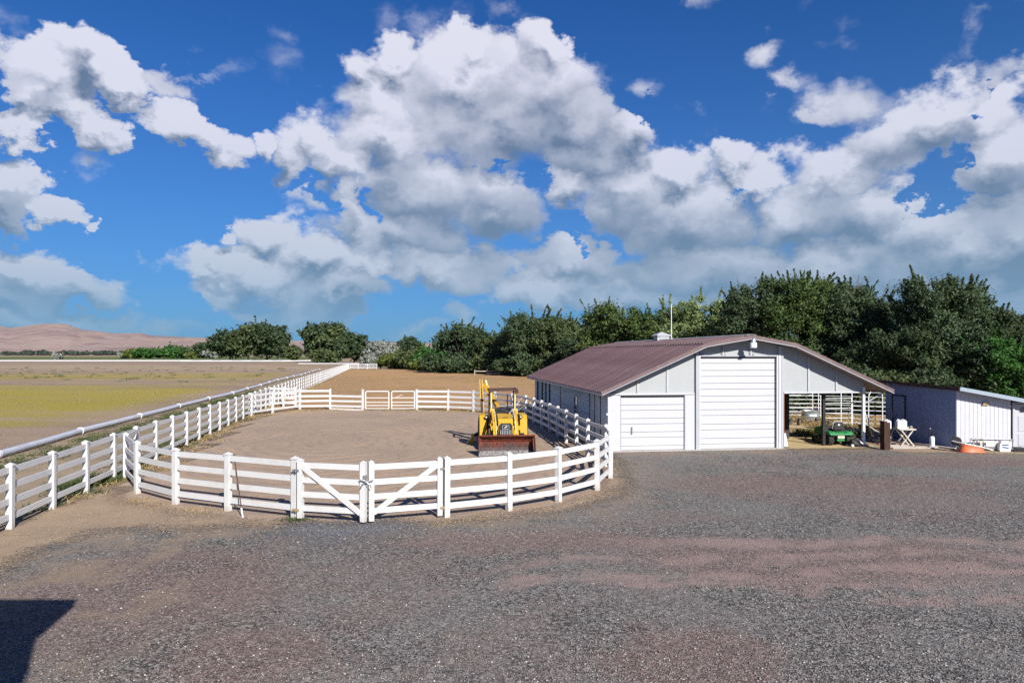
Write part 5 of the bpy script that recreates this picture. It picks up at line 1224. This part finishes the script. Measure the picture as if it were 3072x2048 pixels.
bd = MB(); R_ = [(-.115, .965), (.115, .965), (.135, .99), (.135, 1.10), (.105, 1.135), (-.105, 1.135), (-.135, 1.10), (-.135, .99)]
for i in range(8): a, b = R_[i], R_[(i + 1) % 8]; bd.beam((a[0], -2.042, a[1]), (b[0], -2.042, b[1]), .012, .014, up=(0, 1, 0))
bd.prism([(-.075, 1.03), (-.03, 1.05), (.0, 1.085), (.045, 1.115), (.05, 1.08), (.085, 1.05), (.03, 1.045), (.0, 1.0), (-.02, 1.03), (-.07, 1.0)], -2.046, -2.036, 'Y'); bd.build('badge', M['white_paint'], hd)
lt = MB(); lt.box(0, -1.66, 1.41, .26, .01, .03, rot=Matrix.Rotation(radians(-82), 3, 'X')); lt.build('nameplate', M['brown_steel'], hd)
MB().box(0, -.50, 1.28, .50, .28, .50).build('dashboard', M['black'], tr)
MB().prism([(-.46, .62), (-.46, .70), (.30, .70), (.30, .62)], -.55, .55, 'X').build('floor_plate', M['brown_steel'], tr)
for s in (-1, 1):                                    # fenders with headlights
    f = MB(); f.prism([(-.70, .52), (-.64, 1.26), (-.45, 1.40), (.45, 1.42), (.62, 1.20), (.56, 1.18), (.42, 1.36), (-.42, 1.34), (-.58, 1.22), (-.64, .52)], s * .72 if s > 0 else -1.02, 1.02 if s > 0 else -.72, 'X')
    f.prism([(-.64, .52), (-.58, 1.24), (-.42, 1.36), (.42, 1.38), (.58, 1.2), (.50, .70)], s * .70 if s > 0 else -.72, s * .72 if s > 0 else -.70, 'X')
    MB().prism([(-.60, .55), (-.54, 1.2), (-.38, 1.32), (.38, 1.34), (.5, .70)], s * .62 if s > 0 else -.695, s * .695 if s > 0 else -.62, 'X').build('inner_fender', M['brown_steel'], tr)
    fo = f.build('fender', M['yellow'], tr)
    h = MB(); h.lathe([(.02, .05), (.055, .04), (.075, -.02), (.075, -.05)], (s * .74, -.70, 1.34), 14, 'Y'); h.build('headlight_ring', M['black'], fo, True)
    h = MB(); h.lathe([(.001, -.055), (.060, -.045), (.062, -.035)], (s * .74, -.70, 1.34), 14, 'Y'); h.build('headlight', M['pale_glass'], fo, True)
    # loader tower, arm, ram
    MB().prism([(-.95, .55), (-.98, 1.50), (-.92, 1.70), (-.74, 1.70), (-.70, 1.45), (-.72, .55)], s * .49 - .09, s * .49 + .09, 'X').build('loader_tower', M['yellow'], tr)
    ar = MB(); ar.beam((s * .50, -.86, 1.60), (s * .47, -1.75, 1.16), .09, .16); ar.beam((s * .47, -1.72, 1.20), (s * .47, -2.30, .52), .09, .15); ar.build('loader_arm', M['yellow'], tr)
    r_ = MB(); r_.tube([(s * .36, -.90, 1.20), (s * .40, -1.55, .98)], .045, 8); r_.build('hydraulic_ram', M['brown_steel'], tr, True)
    r_ = MB(); r_.tube([(s * .40, -1.05, 1.58), (s * .40, -1.80, 1.28), (s * .40, -2.22, .78)], .025, 6); r_.build('lift_link', M['cream'], tr)
    r_ = MB(); r_.tube([(s * .58, -.98, 1.45), (s * .60, -1.3, 1.25), (s * .55, -1.6, 1.12)], .016, 5); r_.build('hose', M['brown_steel'], tr)
MB().beam((-.60, -1.86, 1.00), (.60, -1.86, 1.00), .14, .17).build('cross_tube', M['yellow'], tr)
# roll-over frame
for s in (-1, 1):
    MB().tube([(s * .50, -.42, 1.2), (s * .52, -.38, 2.42)], .035, 8).build('canopy_post', M['cream'], tr)
    MB().tube([(s * .56, .62, .9), (s * .54, .55, 2.42)], .04, 8).build('canopy_post', M['brown_steel'], tr)
cf = MB()
for (p, q) in (((-.62, -.48, 2.46), (.62, -.48, 2.48)), ((-.62, .65, 2.46), (.62, .65, 2.48)), ((-.60, -.48, 2.46), (-.60, .65, 2.46)), ((.60, -.48, 2.48), (.60, .65, 2.48))): cf.beam(p, q, .07, .085)
cf.box(.60, -.44, 2.41, .11, .11, .17); cf.build('canopy_frame', M['brown_steel'], tr)
MB().tube([(.16, -.95, 1.40), (.15, -.95, 2.34)], .026, 8).build('exhaust_pipe', M['black'], tr)
st = MB(); st.tube([(.19 * cos(a) - .04, -.28 + .06 * sin(a), 1.64 + .19 * sin(a) * .45) for a in np.linspace(0, 2 * pi, 16, endpoint=False)], .014, 5, closed=True); st.tube([(-.04, -.28, 1.64), (-.04, -.42, 1.40)], .02, 6); st.build('steering_wheel', M['black'], tr)
s_ = MB(); s_.box(-.05, .12, 1.12, .46, .44, .12); s_.box(-.05, .33, 1.40, .46, .10, .48); s_.build('seat', M['black'], tr)
lv = MB()
for x in (-.34, -.24, .24, .34): lv.tube([(x, -.15, 1.2), (x + .02, -.2, 1.62)], .010, 4); lv.ball((x + .02, -.2, 1.63), .025, 5)
lv.build('lever', M['black'], tr)
# front bucket
BY = -2.55
arc = [(BY - .62, .03), (BY - .20, .02), (BY + .02, .10), (BY + .12, .28), (BY + .12, .50), (BY + .02, .68), (BY - .12, .76)]
arc2 = [(y_ + .03 if i > 1 else y_, z_ - (.02 if i < 3 else -.0)) for i, (y_, z_) in enumerate(arc)]
bk = MB(); vs = []; nb_ = len(arc)
for x in (-1.10, 1.10):
    for A in (arc, [(y_ + .035, z_ - .0) if i > 1 else (y_, z_ - .028) for i, (y_, z_) in enumerate(arc)]): vs += [(x, p[0], p[1]) for p in A]
fs = []
for i in range(nb_ - 1):
    fs += [(i, i + 1, 2 * nb_ + i + 1, 2 * nb_ + i), (nb_ + i, 3 * nb_ + i, 3 * nb_ + i + 1, nb_ + i + 1), (i, nb_ + i, nb_ + i + 1, i + 1), (2 * nb_ + i, 2 * nb_ + i + 1, 3 * nb_ + i + 1, 3 * nb_ + i)]
fs += [(0, 2 * nb_, 3 * nb_, nb_), (nb_ - 1, 2 * nb_ - 1, 4 * nb_ - 1, 3 * nb_ - 1)]
bk.add(vs, fs); bko = bk.build('front_bucket', M['rust'], tr)
for s in (-1, 1):
    MB().prism(arc + [(BY - .40, .40)], s * 1.115 - .018, s * 1.115 + .018, 'X').build('bucket_side', M['rust'], bko)
    MB().beam((s * 1.05, BY - .13, .66), (s * 1.05, BY - .42, .20), .04, .07).build('corner_gusset', M['rust'], bko)
MB().beam((-1.13, BY - .13, .775), (1.13, BY - .13, .775), .07, .05).build('bucket_lip', M['rust'], bko)
MB().box(0, BY - .62, .03, 2.24, .16, .028).build('cutting_edge', M['steel'], bko)
# backhoe at the rear, swung to the left
b_ = MB(); b_.box(0, 1.15, .80, 1.0, .45, .70); b_.build('backhoe_frame', M['brown_steel'], tr)
for dx in (-.055, .055): MB().beam((-.78 + dx, 1.35, .70), (-.88 + dx, 1.75, 2.84), .035, .15).build('boom', M['yellow'], tr)
MB().beam((-.78, 1.40, .80), (-.86, 1.66, 2.45), .07, .09).build('boom_ram', M['brown_steel'], tr)
MB().beam((-.66, 1.72, 2.82), (-.50, 1.72, 2.30), .05, .08).build('boom_link', M['cream'], tr)
MB().beam((-.70, 1.80, 2.66), (-.05, 1.55, 1.45), .13, .19).build('dipper_arm', M['yellow'], tr)
MB().beam((-.58, 1.62, 2.2), (-.20, 1.48, 1.62), .05, .06).build('dipper_ram', M['brown_steel'], tr)
bb = MB(); bb.prism([(1.25, 1.05), (1.60, 1.0), (1.78, 1.25), (1.66, 1.55), (1.40, 1.60)], -.32, .10, 'X'); bb.build('rear_bucket', M['brown_steel'], tr)
for s in (-1, 1):
    MB().beam((s * .50, 1.10, .75), (s * 1.25, 1.05, .32), .09, .13).build('outrigger_arm', M['brown_steel'] if s < 0 else M['yellow'], tr)
    o = MB(); o.prism([(s * 1.20, .0), (s * 1.56, .0), (s * 1.50, .10), (s * 1.36, .22), (s * 1.30, .46), (s * 1.20, .36)], .80, 1.20, 'Y'); o.build('outrigger_foot', M['yellow'], tr)

# ------------------------------------------------------------------ riding mower under the carport
mw = thing('riding_mower', 'green riding mower with black seat parked under the open carport', 'riding mower', (14.36, 30.1, 0), radians(4))
for s in (-1, 1): wheel(mw, s * .40, 0, .25, .24, 'rim_yellow', 14, 20)
for s in (-1, 1): wheel(mw, s * .38, 1.25, .18, .15, 'rim_yellow', 10, 16)
fd = MB(); pf = [(-.34, .50), (-.30, .56), (-.10, .62), (.42, .60), (.46, .50), (.40, .46), (-.28, .46)]
fd.prism(pf, -.50, .50, 'X'); fd.build('rear_fender', M['mower_green'], mw)
for s in (-1, 1): MB().prism([(-.34, .50), (-.20, .63), (.25, .63), (.44, .50)], s * .40 - .12, s * .40 + .12, 'X').build('fender_hump', M['mower_green'], mw)
MB().box(0, -.27, .40, .30, .05, .12).build('rear_plate', M['pale_wood'], mw)
MB().box(0, -.22, .27, .34, .10, .09).build('hitch_plate', M['mower_green'], mw)
MB().box(0, .60, .30, .40, 1.5, .12).build('chassis', M['black'], mw)
ho = MB(); ho.prism([(.78, .35), (.78, .72), (.95, .76), (1.45, .66), (1.58, .52), (1.58, .35)], -.24, .24, 'X'); ho.build('hood', M['mower_green'], mw)
dk_ = MB(); dk_.prism([(-.56, .28), (.56, .28), (.60, .72), (.42, .98), (-.42, .98), (-.66, .72)], .10, .26, 'Z'); dk_.build('mower_deck', M['black'], mw)
se = MB(); se.prism([(-.02, .64), (.36, .64), (.38, .72), (-.02, .72)], -.22, .22, 'X'); so_ = se.build('seat', M['black'], mw)
sb = MB(); sb.prism([(-.20, .70), (.20, .70), (.23, .80), (.20, 1.0), (.16, 1.03), (-.16, 1.03), (-.20, 1.0), (-.23, .80)], -.10, -.03, 'Y'); sb.build('seat_back', M['black'], so_)
sp2 = MB(); sp2.tube([(-.25, -.03, .74), (-.22, -.04, 1.0), (-.16, -.04, 1.06), (.16, -.04, 1.06), (.22, -.04, 1.0), (.25, -.03, .74)], .018, 6); sp2.build('seat_piping', M['pale_wood'], so_)
MB().prism([(-.05, .88), (.05, .88), (.05, .94), (.02, .97), (-.02, .97), (-.05, .94)], -.108, -.100, 'Y').build('seat_badge', M['white_paint'], so_)
sw = MB(); sw.tube([(.19 * cos(a), .74 + .16 * sin(a), 1.02 + .06 * sin(a)) for a in np.linspace(0, 2 * pi, 18, endpoint=False)], .015, 5, closed=True)
sw.tube([(0, .74, 1.01), (0, .84, .72)], .02, 6); sw.tube([(-.18, .74, 1.015), (.18, .74, 1.015)], .014, 5); sw.build('steering_wheel', M['black'], mw)
MB().box(0, .80, .66, .42, .12, .22).build('dashboard', M['black'], mw)

# ------------------------------------------------------------------ small things by the shed
sg = thing('white_board', 'white board with dark foot leaning against the barn jamb in the carport', 'board', (11.62, 29.25, 0), BR)
MB().beam((0, -.06, .06), (0, .14, .62), .38, .03, up=(0, 1, 0)).build('panel', M['white_paint'], sg); MB().box(0, -.09, .03, .38, .05, .06).build('dark_foot', M['black'], sg)
MB().box(-.0, .09, .53, .10, .02, .03).build('hand_slot', M['black'], sg)
bg = MB(); rg = np.random.default_rng(3)
nu, nv = 20, 12; vs = []
for i in range(nu):
    for j in range(nv):
        a = 2 * pi * i / nu; t = j / (nv - 1); r = cos(t * pi / 2) ** .6 * (1 + .22 * sin(3 * a + t * 5) + .1 * rg.normal() * .5)
        vs.append((.42 * r * cos(a), .26 * r * sin(a), .34 * sin(t * pi / 2) * (1 + .15 * sin(2 * a)) + .005))
bg.add(vs, [(i * nv + j, ((i + 1) % nu) * nv + j, ((i + 1) % nu) * nv + j + 1, i * nv + j + 1) for i in range(nu) for j in range(nv - 1)])
bgo = thing('rubbish_bag', 'dark bag with crumpled white plastic slumped beside the mower', 'bag', (14.98, 29.75, 0), .3); bg.build('bag_body', M['black'], bgo, True)
b2_ = MB(); rg = np.random.default_rng(9); vs = []
for i in range(9):
    for j in range(5): vs.append((-.02 + i * .085, -.30 + j * .10 + .03 * rg.normal(), .30 * max(0, 1 - i / 7) * (1 - .5 * abs(j - 2) / 2) + .05 * rg.random() + .02))
b2_.add(vs, [(i * 5 + j, (i + 1) * 5 + j, (i + 1) * 5 + j + 1, i * 5 + j + 1) for i in range(8) for j in range(4)]); o = b2_.build('plastic_sheet', M['cloth_white'], bgo); m_ = o.modifiers.new('thickness', 'SOLIDIFY'); m_.thickness = .012
MB().ball((-.33, -.16, .07), .07, 6).build('bottle_end', M['jug'], bgo)

tb = thing('folding_table', 'small white folding table with crossed legs before the blue shed wall', 'table', (17.25, 30.0, 0), radians(2))
MB().box(0, 0, .735, .74, .50, .045).build('table_top', M['pale_wood'], tb)
for s in (-1, 1):
    for y in (-.18, .18): MB().beam((s * .28, y + s * .025, .71), (-s * .28, y + s * .025, .01), .045, .09, up=(0, 1, 0)).build('leg', M['pale_wood'], tb)
tb2 = thing('work_bench', 'dark low cart heaped with junk behind the timber post', 'cart', (16.75, 31.3, 0), radians(10))
b = MB(); b.prism([(-.75, .80), (-.55, .30), (.45, .30), (.62, .78), (.57, .78), (.42, .36), (-.50, .36), (-.68, .80)], -.35, .35, 'Y'); b.build('tray', M['black'], tb2)
b = MB(); b.tube([(-.9, -.28, .92), (-.3, -.28, .55), (.5, -.24, .22)], .022, 6); b.tube([(-.9, .28, .92), (-.3, .28, .55), (.5, .24, .22)], .022, 6); b.tube([(-.1, -.28, .45), (-.2, -.3, .02)], .02, 6); b.tube([(-.1, .28, .45), (-.2, .3, .02)], .02, 6); b.build('handle_frame', M['pale_wood'], tb2)
MB().lathe([(.03, -.05), (.20, -.05), (.20, .05), (.03, .05)], (.55, 0, .20), 16, 'Y').build('wheel', M['rubber'], tb2)
MB().box(.10, 0, .60, .85, .55, .06).build('shelf_board', M['dark_wood'], tb2)
def jug(x, y, z, w, d, h, label, rz=0, group='white plastic jugs by the shed'):
    r = thing('plastic_jug', label, 'jug', (x, y, z), rz, group)
    b = MB(); b.prism([(-w / 2, .01), (-w / 2 + .01, 0), (w / 2 - .01, 0), (w / 2, .01), (w / 2, h * .80), (w * .28, h * .93), (-w * .02, h * .93), (-w * .10, h * .86), (-w * .40, h * .86), (-w / 2, h * .80)], -d / 2, d / 2, 'Y'); b.build('body', M['jug'], r)
    b = MB(); b.tube([(-w * .42, 0, h * .84), (-w * .34, 0, h * .99), (w * .05, 0, h * 1.0), (w * .12, 0, h * .90)], d * .10, 6); b.build('handle', M['jug'], r)
    b = MB(); b.lathe([(w * .13, 0), (w * .13, h * .07)], (w * .27, 0, h * .93), 10); b.build('cap', M['white_wall'], r)
    return r
jug(16.95, 30.85, .66, .26, .22, .40, 'tall white jug alone on the junk cart at the left', .1)
jug(16.98, 29.98, .76, .19, .18, .39, 'left jug of the pair on the folding table', .05)
jug(17.19, 29.98, .76, .21, .18, .39, 'right jug of the pair on the folding table', -.05)
jr = thing('small_tins', 'small jar and pale tin lying on the right of the folding table', 'jar', (17.45, 29.98, .758), 0)
b = MB(); b.lathe([(.05, 0), (.055, .06), (.05, .12)], (.08, 0, 0), 12); b.build('jar', M['galv'], jr, True); MB().lathe([(.04, 0), (.04, .08)], (-.06, .03, 0), 10).build('tin', M['pale_wood'], jr); MB().box(.02, -.12, .02, .14, .06, .04).build('block', M['brass'], jr)
an = thing('bent_rods', 'two dark bent rods standing up behind the jugs', 'rods', (17.28, 31.2, .0), 0)
for dx in (0, .20): MB().tube([(dx * .4, 0, .3), (dx * .8 + .02, 0, 1.05), (dx + .10, 0, 1.25), (dx + .02, 0, 1.50)], .014, 5).build('rod_shaft', M['black'], an)
sy = thing('garden_sprayer', 'white pump garden sprayer with black handle before the blue shed wall', 'sprayer', (18.12, 29.45, 0.06), 0)
MB().lathe([(.09, 0), (.10, .02), (.10, .34), (.085, .40), (.05, .43)], (0, 0, 0), 16).build('tank', M['jug'], sy, True)
MB().lathe([(.06, .43), (.065, .48), (.03, .50)], (0, 0, 0), 12).build('collar', M['black'], sy, True)
b = MB(); b.tube([(0, 0, .48), (0, 0, .60)], .012, 6); b.tube([(.085 * cos(a), 0, .665 + .05 * sin(a)) for a in np.linspace(0, 2 * pi, 12, endpoint=False)], .014, 5, closed=True); b.build('pump_handle', M['black'], sy)
MB().tube([(-.10, -.03, .73), (-.12, -.04, .5), (-.10, -.04, .1)], .010, 5).build('hose', M['black'], sy); MB().ball((-.10, -.03, .75), .028, 5).build('nozzle', M['white_wall'], sy)
# wheelbarrow, upside down
wb = thing('wheelbarrow', 'orange wheelbarrow lying upside down before the shed corner', 'wheelbarrow', (18.87, 28.1, 0), radians(-6))
rings = []
for (z, lx, ly, cx) in ((0, .50, .34, 0), (.03, .51, .35, 0), (.14, .44, .30, -.02), (.27, .30, .22, -.06), (.30, .24, .16, -.07)):
    rings.append([(cx + lx * (abs(cos(a)) ** .6) * (1 if cos(a) > 0 else -1), ly * (abs(sin(a)) ** .6) * (1 if sin(a) > 0 else -1), z) for a in np.linspace(0, 2 * pi, 24, endpoint=False)])
vs = [p for R in rings for p in R]; fs = [(i * 24 + k, i * 24 + (k + 1) % 24, (i + 1) * 24 + (k + 1) % 24, (i + 1) * 24 + k) for i in range(4) for k in range(24)]; fs.append(tuple(range(96, 120)))
MB().add(vs, fs).build('tray', M['orange'], wb, True)
w_ = MB().lathe([(.10, -.04), (.17, -.05), (.20, -.03), (.20, .03), (.17, .05), (.10, .04)], (-.52, .05, .42), 20, 'Y').build('wheel', M['rubber'], wb, True); MB().lathe([(.01, -.035), (.11, -.035), (.11, .035), (.01, .035)], (-.52, .05, .42), 14, 'Y').build('rim', M['brown_steel'], w_)
for s in (-1, 1): MB().tube([(-.75, .05 + s * .08, .45), (-.30, s * .16, .36), (.30, s * .24, .24), (.72, s * .30, .12)], .020, 6).build('handle', M['steel'], wb)
for s in (-1, 1): MB().tube([(.10, s * .22, .27), (.16, s * .24, .56), (.34, s * .25, .56), (.40, s * .26, .22)], .013, 5).build('leg', M['steel'], wb)
MB().box(-.50, -.1, .18, .12, .06, .10).build('axle_block', M['black'], wb)
# ladder lying on its side along the shed front
ld = thing('step_ladder', 'white and black step ladder lying on its side along the shed front', 'ladder', (19.18, 28.55, 0), ang)
for z in (.10, .46): MB().beam((0, 0, z), (1.62, 0, z), .05, .05).build('rail', M['black' if z > .3 else 'steel'], ld)
for k in range(6): MB().beam((.12 + k * .28, 0, .10), (.12 + k * .28, 0, .46), .09, .03, up=(0, 1, 0)).build('step', M['pale_wood' if k % 2 else 'steel'], ld)
MB().beam((0, -.08, .49), (1.55, -.08, .49), .03, .02).build('brace_rail', M['pipe_white'], ld)
MB().box(.72, -.05, .30, .32, .03, .26).build('paint_shelf', M['cloth_white'], ld)
bs = thing('plastic_sack', 'white plastic sack with blue print against the lying ladder', 'sack', (20.38, 28.28, 0), ang + .1)
pr_ = [(-.20, .0), (.19, .0), (.22, .08), (.20, .30), (.15, .42), (.0, .45), (-.15, .42), (-.20, .30), (-.23, .10)]
MB().prism(pr_, -.09, .09, 'Y').build('sack', M['jug'], bs)
for z, h_, a in ((.28, .05, 0), (.17, .05, 8)): MB().box(.0, -.097, z, .26, .01, h_, rot=Matrix.Rotation(radians(a), 3, 'Y')).build('blue_print', M['blue_cloth'], bs)
sk = MB(); sk.prism([(-.42, .0), (.42, .0), (.30, .10), (.05, .17), (-.25, .16)], -.2, .2, 'Y'); o = sk.build('dark_mat', M['black']); o.location = (21.1, 28.25, 0); o.rotation_euler = (0, 0, ang); tag(o, 'black folded mat on the ground right of the white sack', 'mat')
stp = thing('step_brick', 'flat pale paver under the garden sprayer', 'paver', (18.12, 29.45, 0), 0); MB().box(0, 0, .03, .34, .30, .06).build('paver_slab', M['concrete'], stp)
